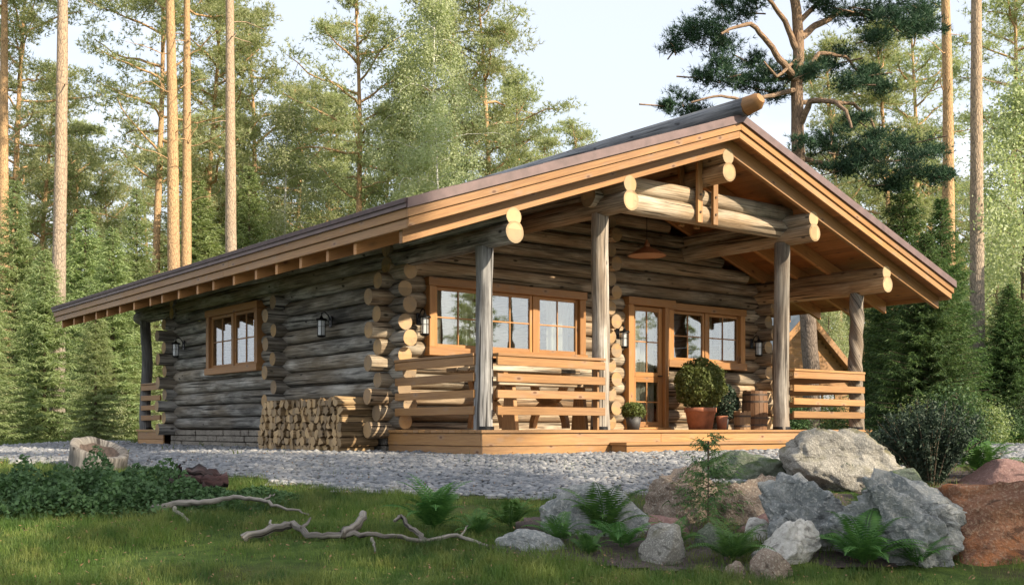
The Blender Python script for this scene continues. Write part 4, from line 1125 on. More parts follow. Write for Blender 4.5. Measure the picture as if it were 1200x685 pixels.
# fallen leaves and needles on the lawn and gravel
rg = np.random.default_rng(55); n = 5200; y = rg.uniform(6.8, 15, n); x = rg.uniform(-1, 1, n) * (.5 * y + .5)
k = ~in_cabin(x, y); x, y = x[k], y[k]; V, Fc = leaf_cloud(np.stack([x, y, gz(x, y) + rg.uniform(.012, .05, len(x))], -1), np.repeat([[0, 0, 2.2]], len(x), 0), .014, rg, .4)
tag(np_mesh('leaf_litter', V, Fc, M['litter']), 'small dry leaves and bark scraps scattered over lawn and gravel', 'leaf litter', kind='stuff')
# ================================================================ TREES
def needles(Cn, D, per, ln, wd, rg, spread=.9):
    """tufts: `per` thin triangles leaving each centre around its direction"""
    n = len(Cn); C = np.repeat(Cn, per, 0); d = np.repeat(D, per, 0) + rg.normal(size=(n * per, 3)) * spread
    d /= np.linalg.norm(d, axis=1)[:, None] + 1e-9
    r = rg.normal(size=(n * per, 3)); s = np.cross(d, r); s /= np.linalg.norm(s, axis=1)[:, None] + 1e-9
    L = (ln * rg.uniform(.6, 1.25, n * per))[:, None]; s = s * wd * .5
    V = np.empty((n * per, 3, 3)); V[:, 0] = C - s; V[:, 1] = C + s; V[:, 2] = C + d * L
    return V.reshape(-1, 3), np.arange(n * per * 3).reshape(-1, 3)
def curve_pts(p, d, L, n, rg, wob=.25, droop=0.0, up=0.0):
    pts = [p.copy()]; d = d / np.linalg.norm(d)
    for i in range(n):
        d = d + rg.normal(size=3) * wob / n * 1.6; d[2] += (up - droop) / n; d = d / np.linalg.norm(d)
        pts.append(pts[-1] + d * L / n)
    return pts
def proto(name, parts):
    t = empty(name); 
    for nm, o in parts: o.parent = t; 
    return t
def make_pine(H, cs, seed, r=.2, limbs=26, reach=.16, tuft=25, bark='bark_pine', leaf='pine', ndl=.20, wd=.034, lean=.6, dead=5, trunkseg=12):
    rg = np.random.default_rng(seed); b = MB(); n = 26; T = []
    ph = rg.uniform(0, 6.28, 2)
    for i in range(n):
        k = i / (n - 1); T.append(np.array([lean * k * k * math.cos(ph[0]) + .10 * math.sin(k * 7 + ph[1]) * k, lean * k * k * math.sin(ph[0]) + .08 * math.sin(k * 6 + ph[0]) * k, H * k]))
    rr = [r * ((1 - .78 * (i / (n - 1)) ** 1.15)) * (1.28 if i == 0 else 1) for i in range(n)]
    b.tube([tuple(p) for p in T], rr, trunkseg, 0, 0, .10, cap=False, fr=.9)
    CC = []; DD = []
    def tr(k): x = k * (n - 1); i = min(int(x), n - 2); return T[i] + (T[i + 1] - T[i]) * (x - i)
    for q in range(limbs):
        k = cs + (1 - cs) * (q + rg.random()) / limbs; kk = (k - cs) / (1 - cs)
        az = q * 2.4 + rg.uniform(-.4, .4); L = H * reach * (math.sin(math.pi * (kk * .75 + .2)) ** .8) * rg.uniform(.6, 1.15) + .3
        el = rg.uniform(-.1, .45) + kk * .5
        P = curve_pts(tr(k), np.array([math.cos(az) * math.cos(el), math.sin(az) * math.cos(el), math.sin(el)]), L, 6, rg, .8, .3, .3)
        b.tube([tuple(p) for p in P], [.028 * L ** .6 * (1 - .8 * i / 6) + .006 for i in range(7)], 6, 0, 0, 0, cap=False)
        for i in range(2, 7):
            for s in range(2 if i < 6 else 3):
                c = P[i] + rg.normal(size=3) * np.array([.32, .32, .16]) * (.5 + L * .22)
                if s and i < 6: b.tube([tuple(P[i]), tuple((P[i] + c) / 2 + [0, 0, -.04]), tuple(c)], [.014, .010, .005], 4, 0, 0, 0, cap=False)
                m = int(tuft * rg.uniform(.5, 1.2)); rad = rg.uniform(.26, .5)
                x = rg.normal(size=(m, 3)) * np.array([rad, rad, rad * .42]) * .62
                CC.append(c + x); DD.append(x / rad * .9 + [0, 0, .45])
    for q in range(dead):
        k = rg.uniform(cs * .55, cs); az = rg.uniform(0, 6.28); P = curve_pts(tr(k), np.array([math.cos(az), math.sin(az), rg.uniform(-.2, .3)]), rg.uniform(.5, 1.8), 5, rg, .8)
        b.tube([tuple(p) for p in P], [.022 * (1 - .15 * i) for i in range(6)], 5, 0, 0, 0, cap=False)
    V, Fc = needles(np.concatenate(CC), np.concatenate(DD), 6, ndl, wd, rg)
    cr = np_mesh('crown', V, Fc, M[leaf]); tk = b.build('trunk', M[bark])
    t = empty('pine_tree'); cr.parent = t; tk.parent = t; t['H'] = H; print('pine', len(Fc)); return t
def make_spruce(H, Rb, seed, leaf='spruce', dens=1.0, start=.04, lv=.24, twl=.34, r=None, wd=.05):
    rg = np.random.default_rng(seed); b = MB(); b.tube([(0, 0, 0), (0, 0, H * .5), (0, 0, H)], [r or H * .014, (r or H * .014) * .6, .01], 9, 0, 0, .05, cap=False)
    A = []; Bn = []; W = []
    z = H * start; lev = 0
    while z < H * .985:
        k = z / H; nb = max(4, int((9 if k < .7 else 6) * dens)); L0 = Rb * (1 - k) ** .82 + .07
        for q in range(nb):
            az = 2 * math.pi * (q + .5 * (lev % 2)) / nb + rg.uniform(-.3, .3); L = L0 * rg.uniform(.62, 1.12)
            m = max(4, int(L / .085)); s = (np.arange(m) + 1) / m
            zz = z + L * (.20 * s - .62 * s ** 1.6 + .30 * s ** 4) * (1.1 - .9 * k) + L * .5 * k * s + rg.uniform(-.08, .08)
            rad = L * s; d = np.array([math.cos(az), math.sin(az), 0]); sd = np.array([-math.sin(az), math.cos(az), 0])
            P = d * rad[:, None]; P[:, 2] = zz
            if q % 2 == 0: b.tube([(0, 0, z), tuple(P[m // 2]), tuple(P[-1])], [min(.018, H * .0035), min(.011, H * .002), min(.004, H * .001)], 4, 0, 0, 0, cap=False)
            for sg in (-1, 1):
                tl = twl * (.35 + .65 * np.sin(np.pi * np.clip(s * .85 + .1, 0, 1))) * min(1, L / .8 + .25) * rg.uniform(.7, 1.2, m)
                dr = d * .75 + sd * sg * 1.0 + rg.normal(size=(m, 3)) * .22 - np.array([0, 0, .32]); dr /= np.linalg.norm(dr, axis=1)[:, None]
                A.append(P); Bn.append(dr * tl[:, None]); W.append(np.full(m, wd))
            dr = np.repeat(d[None], m, 0) + rg.normal(size=(m, 3)) * .3; dr[:, 2] -= .25
            A.append(P + rg.normal(size=(m, 3)) * .02); Bn.append(dr * .16 * min(1, L + .2)); W.append(np.full(m, wd * .9))
        z += lv * (1 - .55 * k) * rg.uniform(.8, 1.2); lev += 1
    A = np.concatenate(A); Bn = np.concatenate(Bn); W = np.concatenate(W); n = len(A)
    # every twig: a feathered strip of four small offset triangles
    out = []
    for j in range(4):
        f = j / 4; o = A + Bn * f; d = Bn * .52 + rg.normal(size=(n, 3)) * np.linalg.norm(Bn, axis=1)[:, None] * .17; d[:, 2] -= .012
        r_ = rg.normal(size=(n, 3)) * .6 + [0, 0, 1.]; s = np.cross(d, r_); s /= np.linalg.norm(s, axis=1)[:, None] + 1e-9; s *= (W * (1 - .3 * f))[:, None]
        V = np.empty((n, 3, 3)); V[:, 0] = o - s * .5; V[:, 1] = o + s * .5; V[:, 2] = o + d; out.append(V)
    V = np.concatenate(out).reshape(-1, 3)
    cr = np_mesh('crown', V, np.arange(len(V)).reshape(-1, 3), M[leaf]); tk = b.build('trunk', M['bark_spruce'])
    t = empty('spruce_tree'); cr.parent = t; tk.parent = t; print('spruce', len(V) // 3); return t
def make_birch(H, seed, leaf='birch', bark='bark_birch', r=.13, n=30000, start=.25, reach=.2, ls=.055, name='birch_tree'):
    rg = np.random.default_rng(seed); b = MB(); T = [np.array([.25 * math.sin(k * 3 + seed) * k, .2 * math.cos(k * 2.5 + seed) * k, H * k]) for k in np.linspace(0, 1, 20)]
    b.tube([tuple(p) for p in T], [r * (1 - .85 * k) for k in np.linspace(0, 1, 20)], 10, 0, 0, .06, cap=False)
    tips = []
    for q in range(44):
        k = start + (1 - start) * ((q + rg.random()) / 44); kk = (k - start) / (1 - start); i = min(int(k * 19), 18); p = T[i] + (T[i + 1] - T[i]) * (k * 19 - i)
        az = q * 2.4 + rg.uniform(-.5, .5); L = H * reach * (math.sin(math.pi * min(1, kk * .8 + .2)) ** .7) * rg.uniform(.6, 1.1) + .2; el = rg.uniform(.3, .9)
        P = curve_pts(p, np.array([math.cos(az) * math.cos(el), math.sin(az) * math.cos(el), math.sin(el)]), L, 7, rg, .6, 1.4)
        b.tube([tuple(x) for x in P], [.02 * (1 - i / 8) + .003 for i in range(8)], 5, 0, 0, 0, cap=False)
        for i in range(2, 8):
            for _ in range(2):
                e = P[i] + rg.normal(size=3) * .25; 
                for f in range(4): tips.append(e + np.array([rg.normal() * .06, rg.normal() * .06, -.22 * f]))
    tips = np.array(tips); c = tips[rg.integers(0, len(tips), n)] + rg.normal(size=(n, 3)) * np.array([.17, .17, .15])
    V, Fc = leaf_cloud(c, np.repeat([[0, 0, .3]], n, 0), ls, rg, .6); cr = np_mesh('crown', V, Fc, M[leaf]); tk = b.build('trunk', M[bark])
    t = empty(name); cr.parent = t; tk.parent = t; return t
def hide_proto(t):
    t['_proto'] = 1
P_PINE = [make_pine(20, .52, 11, .21), make_pine(18, .42, 12, .17, 26, .16), make_pine(19, .58, 13, .18, 22, .15), make_pine(17, .35, 14, .16, 32, .14)]
P_TALL = [make_pine(25, .68, 15, .25, 20, .14, dead=14), make_pine(25, .70, 16, .22, 20, .14, bark='bark_grey', dead=14)]
P_SPR = [make_spruce(11, 2.6, 21, lv=.36, twl=.42), make_spruce(9, 2.4, 22, lv=.33, twl=.42), make_spruce(13, 2.7, 23, lv=.38, twl=.44)]
P_SPD = [make_spruce(7.2, 2.35, 24, 'spruce_dark', 1.3, .03, .17, .30, wd=.036), make_spruce(8.5, 2.0, 25, 'spruce_dark', 1.1, .03, .2, .32, wd=.04)]
P_BIR = [make_birch(19, 31, n=34000), make_birch(17, 32, n=34000, reach=.24)]
P_BROAD = [make_birch(11, 33, n=26000, start=.12, reach=.26, name='broadleaf_tree', bark='bark_spruce', r=.12)]
allp = P_PINE + P_TALL + P_SPR + P_SPD + P_BIR + P_BROAD
usedp = set()
def plant(pr, x, y, s=1., rz=0., label=None, cat='tree', group=None, z=None, sx=None):
    o = copy_tree(pr) if id(pr) in usedp or pr.name in usedp else pr
    usedp.add(pr.name)
    o.location = (x, y, (float(gz(x, y)) if z is None else z) - .05); o.rotation_euler = (0, 0, rz); sxx = s if sx is None else sx; o.scale = (sxx, sxx, s)
    if 'H' in o.keys(): del o['H']
    tag(o, label, cat, group); return o
def px_tree(pr, H, px, ytop, Yd, rz, label, group=None, sx=None, cat='tree'):
    x = (px - 600) / F * Yd; s = (EYE + (HZ - ytop) * Yd / F) / H
    return plant(pr, x, Yd, s, rz, label, cat, group, sx=sx)
# tall bare trunks with their crowns above the picture
for (pr, px, Yd, s, lab) in ((1, 67, 32, 1, 'tall bare pine trunk rising past the left tip of the eave'), (0, 205, 37, 1, 'thickest of the pale trunks rising behind the left half of the roof'), (0, 217, 43, .98, 'thinner pale trunk just right of the thickest trunk behind the roof'),
                             (1, 271, 36, 1, 'tall grey-pink pine trunk standing alone behind the middle of the eave'), (0, 6, 41, .95, 'slender pine trunk at the very left edge of the photo'),
                             (1, 1146, 31, 1.0, 'tall grey pine trunk near the right edge behind the dark spruce'), (0, 1112, 37, 1.0, 'curving orange pine trunk left of the tall grey one on the right')):
    x = (px - 600) / F * Yd; o = plant(P_TALL[pr], x, Yd, s, px * .7, lab, 'pine tree')
# pines with their crowns in view
for (k, px, yt, Yd, rz, lab) in (
    (0, 420, -8, 48, 1.0, 'orange pine standing alone left of the birches, above the middle of the roof'),
    (1, 538, -30, 50, 2.1, 'pine with a bare orange trunk right of the birches'),
    (2, 578, -5, 49, 4.0, 'rightmost tall pine of the group above the roof, against open sky'),
    (0, 182, -50, 47, .4, 'broad-crowned pine left of the thickest trunk behind the roof'),
    (2, 112, 190, 62, 2.0, 'small pale pine standing low in the sky gap on the left'),
    (3, 46, 85, 54, 1.6, 'pale pine crown just left of the tall bare trunk'),
    (1, 82, 150, 58, 5.0, 'pale pine crown just right of the tall bare trunk'),
    (0, 14, -25, 46, 5.5, 'pine with a ragged crown at the upper left corner'),
    (3, 240, -20, 50, .9, 'dense pine crown between the paired trunks and the grey-pink trunk'),
    (1, 300, 30, 55, 2.9, 'pine right behind the grey-pink trunk with an open top'),
    (2, 345, 105, 60, 1.1, 'lower pine with a narrow top left of the lone orange pine'),
    (3, 380, 125, 62, .2, 'low dense pine directly left of the lone orange pine'),
    (3, 615, 95, 62, 3.3, 'pale low pine at the right end of the group above the roof'),
    (1, 985, 60, 47, 1.3, 'pale sunlit pine behind the dark-needled pine'),
    (3, 1045, 40, 44, 4.4, 'pale dense pine behind the right limbs of the dark-needled pine'),
    (0, 1075, 30, 56, .8, 'tall pale pine left of the curving trunk on the right'),
    (2, 1190, -40, 50, 2.2, 'pine with a high crown at the upper right corner'),
    (0, -60, -20, 48, 3.1, None), (3, -110, 40, 50, 2, None), (1, 1290, 20, 46, 1, None)):
    Hh = (20, 18, 19, 17)[k]
    px_tree(P_PINE[k], Hh, px, yt, Yd, rz, lab or 'pine standing outside the edge of the photo', None if lab else 'pines beyond the photo edges', cat='pine tree')
gi = random.Random(5)
# filler pines further back: told apart by nothing
for (a, c, n, y0, y1, t0, t1, grp, lab) in ((150, 470, 9, 62, 80, 90, 210, 'pines far back behind the left roof half', 'slender pine far back in the wood behind the left half of the roof'),
                                    (-120, 150, 6, 60, 78, 150, 230, 'pines far back at the left', 'slender pine far back in the wood at the left of the photo'),
                                    (1000, 1300, 9, 58, 76, 150, 230, 'pines far back at the right', 'slender pine far back in the wood right of the cabin')):
    for i in range(n):
        k = gi.randrange(4); px_tree(P_PINE[k], (20, 18, 19, 17)[k], a + (c - a) * (i + gi.random()) / n, gi.uniform(t0, t1), gi.uniform(y0, y1), gi.uniform(0, 6), lab, grp, cat='pine tree')
for (px, yt, Yd) in ((672, 150, 85), (632, 172, 80), (700, 190, 95)):
    px_tree(P_PINE[1], 18, px, yt, Yd, px, 'tiny treetop peeking over the roof ridge line against the sky', 'treetops peeking over the roof', cat='pine tree')
# birches
px_tree(P_BIR[0], 19, 505, -15, 46, 1, 'white-trunked birch with airy pale leaves above the middle of the roof', cat='birch tree')
px_tree(P_BIR[1], 17, 470, 60, 50, 2, 'lower birch left of the white-trunked one', cat='birch tree')
px_tree(P_BIR[0], 19, 556, 90, 52, 4, 'pale birch between the two orange pines right of centre', cat='birch tree')
px_tree(P_BIR[1], 17, 515, 110, 44, 5, 'low birch foliage just above the roof under the white-trunked birch', cat='birch tree')
px_tree(P_BIR[1], 17, 335, 120, 50, 3, 'pale broadleaf crown behind the eave, right of the grey-pink trunk', cat='birch tree')
# broadleaf at right
px_tree(P_BROAD[0], 11, 1196, 95, 33, 1, 'pale green broadleaf tree at the right edge of the photo', cat='broadleaf tree')
px_tree(P_BROAD[0], 11, 1168, 235, 38, 3, 'lower broadleaf tree behind the tall grey trunk on the right', cat='broadleaf tree')
px_tree(P_BROAD[0], 11, 968, 330, 44, 2, 'light green broadleaf tree seen under the right porch roof beside the small cabin', cat='broadleaf tree')
ug0 = random.Random(3)
# spruces on the left
for (k, px, yt, Yd, rz, lab) in ((2, 18, 205, 36, 0, 'tall green spruce at the left edge behind the slender trunk'), (0, 100, 240, 37, 1, 'bright green spruce right of the tall bare trunk'), (1, 52, 290, 31, 2, 'nearer spruce just left of the tall bare trunk'),
    (0, 132, 262, 34, 3, 'pale green spruce under the left tip of the eave'), (1, -25, 300, 29, 4, 'wide spruce cut by the left edge of the photo'), (2, 160, 215, 42, 5, 'spruce rising behind the left end of the roof'),
    (1, 112, 345, 28.5, .5, 'small pale spruce low in front of the tree line on the left'), (2, 232, 205, 46, 2.5, 'spruce between the trunks behind the roof'), (0, 292, 190, 48, 1.2, 'spruce behind the eave right of the grey-pink trunk'), (0, 70, 320, 44, 2.2, 'spruce deep between the bare trunk and the left spruces'),
    (1, 146, 395, 36, 1.9, 'small spruce beside the rear porch post')):
    o_ = px_tree(P_SPR[k], (11, 9, 13)[k], px, yt, Yd, rz, lab, cat='spruce tree'); q_ = ug0.uniform(.85, 1.35); o_.scale = (o_.scale[0] * q_, o_.scale[1] * q_, o_.scale[2])
# spruces on the right
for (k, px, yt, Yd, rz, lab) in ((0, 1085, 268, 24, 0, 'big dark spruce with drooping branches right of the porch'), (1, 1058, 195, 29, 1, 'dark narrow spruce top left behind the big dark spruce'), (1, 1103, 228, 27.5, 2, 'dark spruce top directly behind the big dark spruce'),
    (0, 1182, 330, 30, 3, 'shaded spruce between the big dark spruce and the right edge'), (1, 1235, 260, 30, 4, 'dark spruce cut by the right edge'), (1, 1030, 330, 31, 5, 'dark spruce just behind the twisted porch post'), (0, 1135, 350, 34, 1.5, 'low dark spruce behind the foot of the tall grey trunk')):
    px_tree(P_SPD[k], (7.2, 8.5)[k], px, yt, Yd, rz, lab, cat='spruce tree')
# young spruce among the rocks
ys_ = make_spruce(.72, .30, 44, 'spruce_dark', .8, .06, .055, .10, r=.008, wd=.010); ys_.name = 'young_spruce'
plant(ys_, 0, 0, 1, 0, 'thin young spruce sapling growing between the brown boulders', 'spruce sapling'); ys_.location = gpt(830, 620)
# undergrowth along the tree line
ug = random.Random(9)
P_BUSH = make_birch(2.2, 40, 'birch', 'bark_spruce', .02, 7000, .05, .42, .05, 'bush')
P_BUSHK = make_birch(2.0, 42, 'bush_dark', 'bark_spruce', .02, 8000, .03, .45, .05, 'bush')
P_BUSHD = make_birch(2.0, 41, 'spruce', 'bark_spruce', .02, 7000, .03, .45, .05, 'bush')
for i in range(15):
    px = -60 + i * 16 + ug.uniform(-6, 6); Yd = ug.uniform(33, 46)
    plant((P_BUSH, P_BUSHD)[i % 2], (px - 600) / F * Yd, Yd, ug.uniform(.5, 1.05), ug.uniform(0, 6), 'low green bush at the foot of the trees on the left', 'bush', 'bushes at the foot of the left trees')
for i in range(12):
    px = 925 + i * 29 + ug.uniform(-9, 9); Yd = ug.uniform(22, 30) if px > 1020 else ug.uniform(27, 33)
    plant((P_BUSHK, P_BUSHK, P_BUSHD)[i % 3], (px - 600) / F * Yd, Yd, ug.uniform(.35, .6), ug.uniform(0, 6), 'low bush under the trees on the right', 'bush', 'bushes under the right trees')
# ---- dark-needled pine behind the porch, limbs as in the photo
Yp = 28.5
def PP(px, py, dy=0.): 
    q = at(px, py, Yp + dy); return q
t = empty('pine_tree', (PP(950, 502).x, Yp, 0), 0, 'old pine with dark needle clumps and crooked limbs behind the right roof slope', 'pine tree')
off = Vector(t.location); b = MB()
def lmb(pts, r0, r1, seg=8):
    P = [PP(*p) - off for p in pts]; Q = []
    for i in range(len(P) - 1):
        for f in range(4): Q.append(P[i].lerp(P[i + 1], f / 4) + noise.noise_vector(Vector((i * 4 + f, pts[0][0], 3))) * .035)
    Q.append(P[-1]); n = len(Q); b.tube(Q, [r0 + (r1 - r0) * i / (n - 1) for i in range(n)], seg, 0, 0, .08, cap=False, fr=1.); return Q
lmb([(951, 510), (950, 430), (944, 330), (938, 240), (935, 170), (934, 100), (936, 40), (930, -10), (926, -60), (930, -120)], .225, .09, 14)
limbs = [([(935, 95, 0), (918, 75, -.6), (900, 50, -1), (880, 28, -1.4), (860, 32, -1.7), (845, 40, -2)], .10, .025), ([(937, 45, 0), (955, 30, .4), (985, 15, .9), (1015, 18, 1.2), (1060, 25, 1.5)], .11, .03),
         ([(934, 60, 0), (920, 25, -.3), (905, 5, -.6), (890, -15, -.9)], .09, .03), ([(936, 150, 0), (950, 118, -.5), (975, 118, -.9), (992, 130, -1.2), (998, 150, -1.3)], .09, .03),
         ([(936, 95, 0), (960, 62, .3), (990, 66, .6), (1010, 90, .9)], .08, .02), ([(936, 185, 0), (955, 190, .5), (985, 195, .9), (1020, 190, 1.2), (1045, 188, 1.4)], .08, .03),
         ([(937, 120, 0), (965, 118, .8), (1000, 122, 1.2), (1020, 140, 1.5), (1030, 165, 1.7)], .07, .025), ([(932, 105, 0), (905, 112, -.8), (875, 118, -1.2), (845, 112, -1.6), (810, 120, -1.9)], .07, .02),
         ([(934, 70, 0), (910, 90, -1), (895, 72, -1.3)], .05, .02), ([(934, 30, 0), (965, -5, .5), (1000, -10, .8)], .08, .03), ([(933, 90, 0), (900, 95, .6), (870, 92, .9), (850, 85, 1.1)], .05, .02)]
for pts, r0, r1 in limbs: lmb(pts, r0, r1)
rg = np.random.default_rng(77); CC = []; DD = []
clumps = [(800, 45, 16), (815, 35, 18), (845, 38, 20), (832, 52, 16), (790, 55, 9), (868, 15, 14), (800, 120, 18), (825, 92, 14), (845, 92, 18), (870, 100, 16), (895, 88, 20), (930, 88, 18), (955, 82, 14), (850, 75, 14), (880, 75, 14), (905, 108, 14), (870, 130, 11),
          (980, 75, 16), (1010, 90, 18), (1030, 100, 16), (990, 100, 16), (1045, 28, 22), (1075, 32, 18), (1020, 15, 20), (995, 8, 20), (1060, 8, 18), (960, 5, 14), (1025, 45, 14), (1080, 12, 14), (1090, 35, 9),
          (975, 165, 20), (995, 185, 20), (960, 178, 14), (985, 200, 16), (1030, 165, 20), (1060, 170, 22), (1040, 190, 22), (1070, 195, 22), (1095, 205, 14), (1050, 215, 16), (1085, 180, 14), (1110, 205, 9), (1020, 182, 14), (940, 165, 10), (1003, 140, 12), (885, 0, 14), (845, 5, 8), (815, 130, 12), (787, 125, 9),
          (900, -25, 24), (940, -35, 26), (980, -30, 24), (1030, -20, 22), (930, -75, 26), (960, -90, 24)]
for (px, py, rp) in clumps:
    c0 = np.array((PP(px, py, rg.uniform(-1.2, 1.2)) - off)[:]); rad = rp / F * Yp
    b.tube([tuple(c0 + rg.normal(size=3) * [.5, .3, .12] + [0, 0, -.1]), tuple(c0), tuple(c0 + rg.normal(size=3) * .15)], [.022, .016, .006], 5, 0, 0, cap=False)
    for _ in range(8):
        c = c0 + rg.normal(size=3) * rad * np.array([.62, .62, .34]); m = int(34 * rp / 16)
        x = rg.normal(size=(m, 3)) * rad * np.array([.36, .36, .2]); CC.append(c + x); DD.append(x / rad + [0, 0, .6])
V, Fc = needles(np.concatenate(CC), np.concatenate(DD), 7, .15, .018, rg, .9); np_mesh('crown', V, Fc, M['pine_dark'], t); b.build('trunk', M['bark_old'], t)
# ---- far wood
rg = np.random.default_rng(90); A = []; 
for i in range(330):
    Yd = rg.uniform(82, 125); px = rg.uniform(-350, 1650); x = (px - 600) / F * Yd; Hh = (HZ - rg.uniform(265, 400) ) * Yd / F * (1 if not (600 < px < 900) else .55)
    m = 900; k = rg.random(m) ** .8; sp = rg.random() < .6
    rr = (1 - k) * 2.6 + .2 if sp else np.where(k > .45, 2.3 * np.sin(np.pi * np.clip((k - .4) / .62, 0, 1)) + .2, .12)
    a = rg.uniform(0, 6.28, m); q = rr * rg.uniform(.3, 1, m) * (1 + .3 * np.sin(k * 60 + a * 2))
    A.append(np.stack([x + q * np.cos(a), Yd + q * np.sin(a), k * Hh + .1], -1))
A = np.concatenate(A); V, Fc = leaf_cloud(A, np.repeat([[0, -.5, .5]], len(A), 0), .30, rg, .5)
fw = np_mesh('far_wood', V, Fc, M['pine']); tag(fw, 'pale far-off wood closing the view between the trees', 'wood', kind='stuff')
# ---- second cabin under the trees, seen below the right porch roof
hx = at(941, 502, 42); g2 = empty('small_cabin', (hx.x, hx.y, 0), R(24), 'small gabled wooden cabin far behind the right railing of the porch', 'cabin')
z_ap = EYE + (HZ - 366) * 42 / F; b = MB(); sl = .95; hw = 2.6
for i in range(26):
    z = .3 + i * .17
    lim = min(hw - .35, (z_ap - .25 - z) / sl)
    if lim > .1: b.box(-lim, lim, .0, .06, z - .084, z + .084)
b.build('gable_wall', M['board'], g2)
b = MB(); b.box(-hw + .35, -hw + .41, .06, 7, .2, z_ap - .25 - sl * (hw - .35)); b.box(hw - .41, hw - .35, .06, 7, .2, z_ap - .25 - sl * (hw - .35)); b.box(-hw + .35, hw - .35, 6.9, 7, .2, 2.2); b.build('side_wall', M['board_rail'], g2)
b = MB()
for sg in (-1, 1):
    b.prism([(0, -.3, z_ap), (sg * hw, -.3, z_ap - sl * hw), (sg * hw, -.3, z_ap - sl * hw - .05), (0, -.3, z_ap - .05)], [(0, 7.4, z_ap), (sg * hw, 7.4, z_ap - sl * hw), (sg * hw, 7.4, z_ap - sl * hw - .05), (0, 7.4, z_ap - .05)])
rf = b.build('roof', simple('grey roof sheet', (.22, .25, .27), .5, 0, 2), g2)
b = MB()
for sg in (-1, 1):
    b.prism([(0, -.28, z_ap - .06), (sg * (hw - .02), -.28, z_ap - sl * hw - .04), (sg * (hw - .02), -.28, z_ap - sl * hw - .2), (0, -.28, z_ap - .2)], [(0, 7.35, z_ap - .06), (sg * (hw - .02), 7.35, z_ap - sl * hw - .04), (sg * (hw - .02), 7.35, z_ap - sl * hw - .2), (0, 7.35, z_ap - .2)])
b.build('soffit', M['board'], rf)
b = MB()
for sg in (-1, 1): b.prism([(0, -.36, z_ap + .03), (sg * (hw + .04), -.36, z_ap - sl * hw + .0), (sg * (hw + .04), -.36, z_ap - sl * hw - .3), (0, -.36, z_ap - .3)], [(0, -.31, z_ap + .03), (sg * (hw + .04), -.31, z_ap - sl * hw + .0), (sg * (hw + .04), -.31, z_ap - sl * hw - .3), (0, -.31, z_ap - .3)])
b.build('barge_board', M['board'], rf)
b = MB(); b.box(.2, 1.6, -.06, .0, .9, 1.0); b.box(.2, 1.6, -.06, .0, 1.95, 2.05); b.box(.2, .3, -.06, .0, 1.0, 1.95); b.box(1.5, 1.6, -.06, .0, 1.0, 1.95); b.box(.87, .93, -.06, 0, 1.0, 1.95); w = b.build('window', M['casing'], g2)
b = MB(); b.box(.3, 1.5, -.03, -.02, 1., 1.95); b.build('pane', M['glass'], w)
for (x, y, s, k) in ((27, 9.5, .62, 0), (33, 6.2, .5, 3), (38, 12.5, .5, 1), (46, 2, .5, 2), (50, 9, .42, 0), (44, 15, .4, 3)):
    plant(P_PINE[k], x, y, s, x, 'pine standing outside the photo to the right, mirrored in the window panes', 'pine tree', 'pines outside the photo mirrored in the windows')
# ---- shade trees off to the right of the camera
SH = [(9.6, -1.5, 2, P_SPR[1], 1.0), (20, -8, 1, P_PINE[1], .8), (8.0, -4.5, 5, P_BROAD[0], .6)]
for i, (pp, tt, k, s) in enumerate(((8.0, 13, 1, .85), (8.8, 19, 0, .9), (5.6, 17.5, 3, 1.), (2.3, 16, 1, .9), (.2, 13, 1, .85), (7.3, 26, 2, .8))):
    SH.append((pp * .542 + tt * .84, pp * .84 - tt * .542, i, P_PINE[k], s))
for i, (x, y, r_, pr, s) in enumerate(SH):
    plant(pr, x, y, s, r_ * 1.1, 'tree standing outside the photo to the right, shading the lawn', 'tree', 'trees outside the photo that shade the lawn')
for p in allp + [P_BUSH, P_BUSHD, P_BUSHK]:
    if p.name not in usedp and p.users:
        for ch in list(p.children): bpy.data.objects.remove(ch)
        bpy.data.objects.remove(p)

# ================================================================ LIGHT, SKY, CAMERA
S = Vector((.84, -.542, .548)).normalized()
w = bpy.data.worlds.new('World'); scene.world = w; w.use_nodes = True; nt = w.node_tree; nt.nodes.clear()
out = nt.nodes.new('ShaderNodeOutputWorld'); bg = nt.nodes.new('ShaderNodeBackground'); sky = nt.nodes.new('ShaderNodeTexSky')
sky.sky_type = 'NISHITA'; sky.sun_disc = False; sky.sun_elevation = math.asin(S.z); sky.sun_rotation = math.atan2(S.x, S.y); sky.air_density = 1.0; sky.dust_density = 1.5; sky.ozone_density = 1.2
tc = nt.nodes.new('ShaderNodeTexCoord'); mp = nt.nodes.new('ShaderNodeMapping'); mp.inputs['Scale'].default_value = (1, 1, 2.6); mp.inputs['Location'].default_value = (.9, .3, .2)
nz = nt.nodes.new('ShaderNodeTexNoise'); nz.inputs['Scale'].default_value = 1.5; nz.inputs['Detail'].default_value = 6; nz.inputs['Roughness'].default_value = .5; nz.inputs['Distortion'].default_value = .4
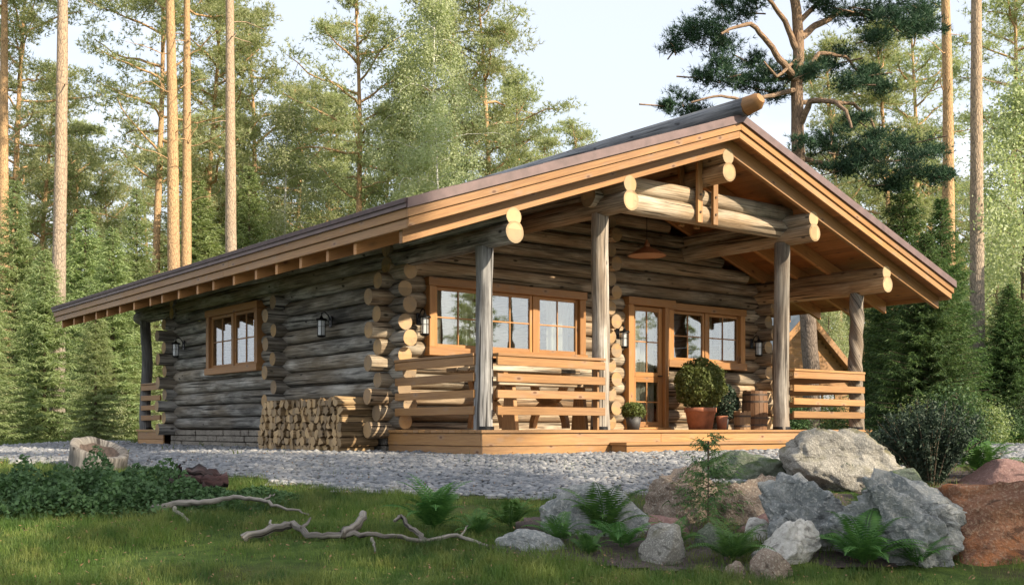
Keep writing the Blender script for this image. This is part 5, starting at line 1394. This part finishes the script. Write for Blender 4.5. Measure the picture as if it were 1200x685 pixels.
rp = nt.nodes.new('ShaderNodeValToRGB'); rp.color_ramp.elements[0].position = .42; rp.color_ramp.elements[1].position = .60; rp.color_ramp.elements[0].color = (.55, .55, .55, 1)
mx = nt.nodes.new('ShaderNodeMix'); mx.data_type = 'RGBA'; mx.inputs[7].default_value = (7.0, 7.2, 7.6, 1)
nt.links.new(tc.outputs['Generated'], mp.inputs[0]); nt.links.new(mp.outputs[0], nz.inputs['Vector']); nt.links.new(nz.outputs['Fac'], rp.inputs[0])
nt.links.new(rp.outputs[0], mx.inputs[0]); nt.links.new(sky.outputs[0], mx.inputs[6]); nt.links.new(mx.outputs[2], bg.inputs[0]); nt.links.new(bg.outputs[0], out.inputs[0])
bg.inputs[1].default_value = .10
sl_ = bpy.data.lights.new('sun', 'SUN'); sl_.energy = 5.0; sl_.angle = R(.6); sl_.color = (1, .86, .66)
so = bpy.data.objects.new('sun', sl_); COL.objects.link(so); so.rotation_euler = S.to_track_quat('Z', 'Y').to_euler()
cd = bpy.data.cameras.new('camera'); cam = bpy.data.objects.new('camera', cd); COL.objects.link(cam)
cam.location = (0, 0, EYE); cam.rotation_euler = (R(90), 0, 0); cd.sensor_width = 36; cd.lens = F / 1200 * 36; cd.shift_y = (HZ - 342.5) / 1200; cd.clip_end = 2000; cd.clip_start = .05
scene.camera = cam
vs = scene.view_settings; vs.view_transform = 'Standard'; vs.look = 'None'; vs.exposure = EXPO; vs.gamma = 1
scene.render.engine = 'CYCLES'
scene.cycles.max_bounces = 6; scene.cycles.transparent_max_bounces = 8; scene.cycles.volume_bounces = 0
if HAZE > 0:
    b = MB(); b.box(-120, 120, -25, 132, -4, 27); hz = b.build('haze', [])
    n = N('haze air'); vv = n.add('ShaderNodeVolumePrincipled'); vv.inputs['Color'].default_value = (.93, .96, 1, 1); vv.inputs['Density'].default_value = HAZE; vv.inputs['Anisotropy'].default_value = .3
    n.t.links.new(vv.outputs[0], n.out.inputs['Volume']); hz.data.materials.append(n.mat); tag(hz, 'thin pale summer haze in the air', 'haze', kind='stuff')
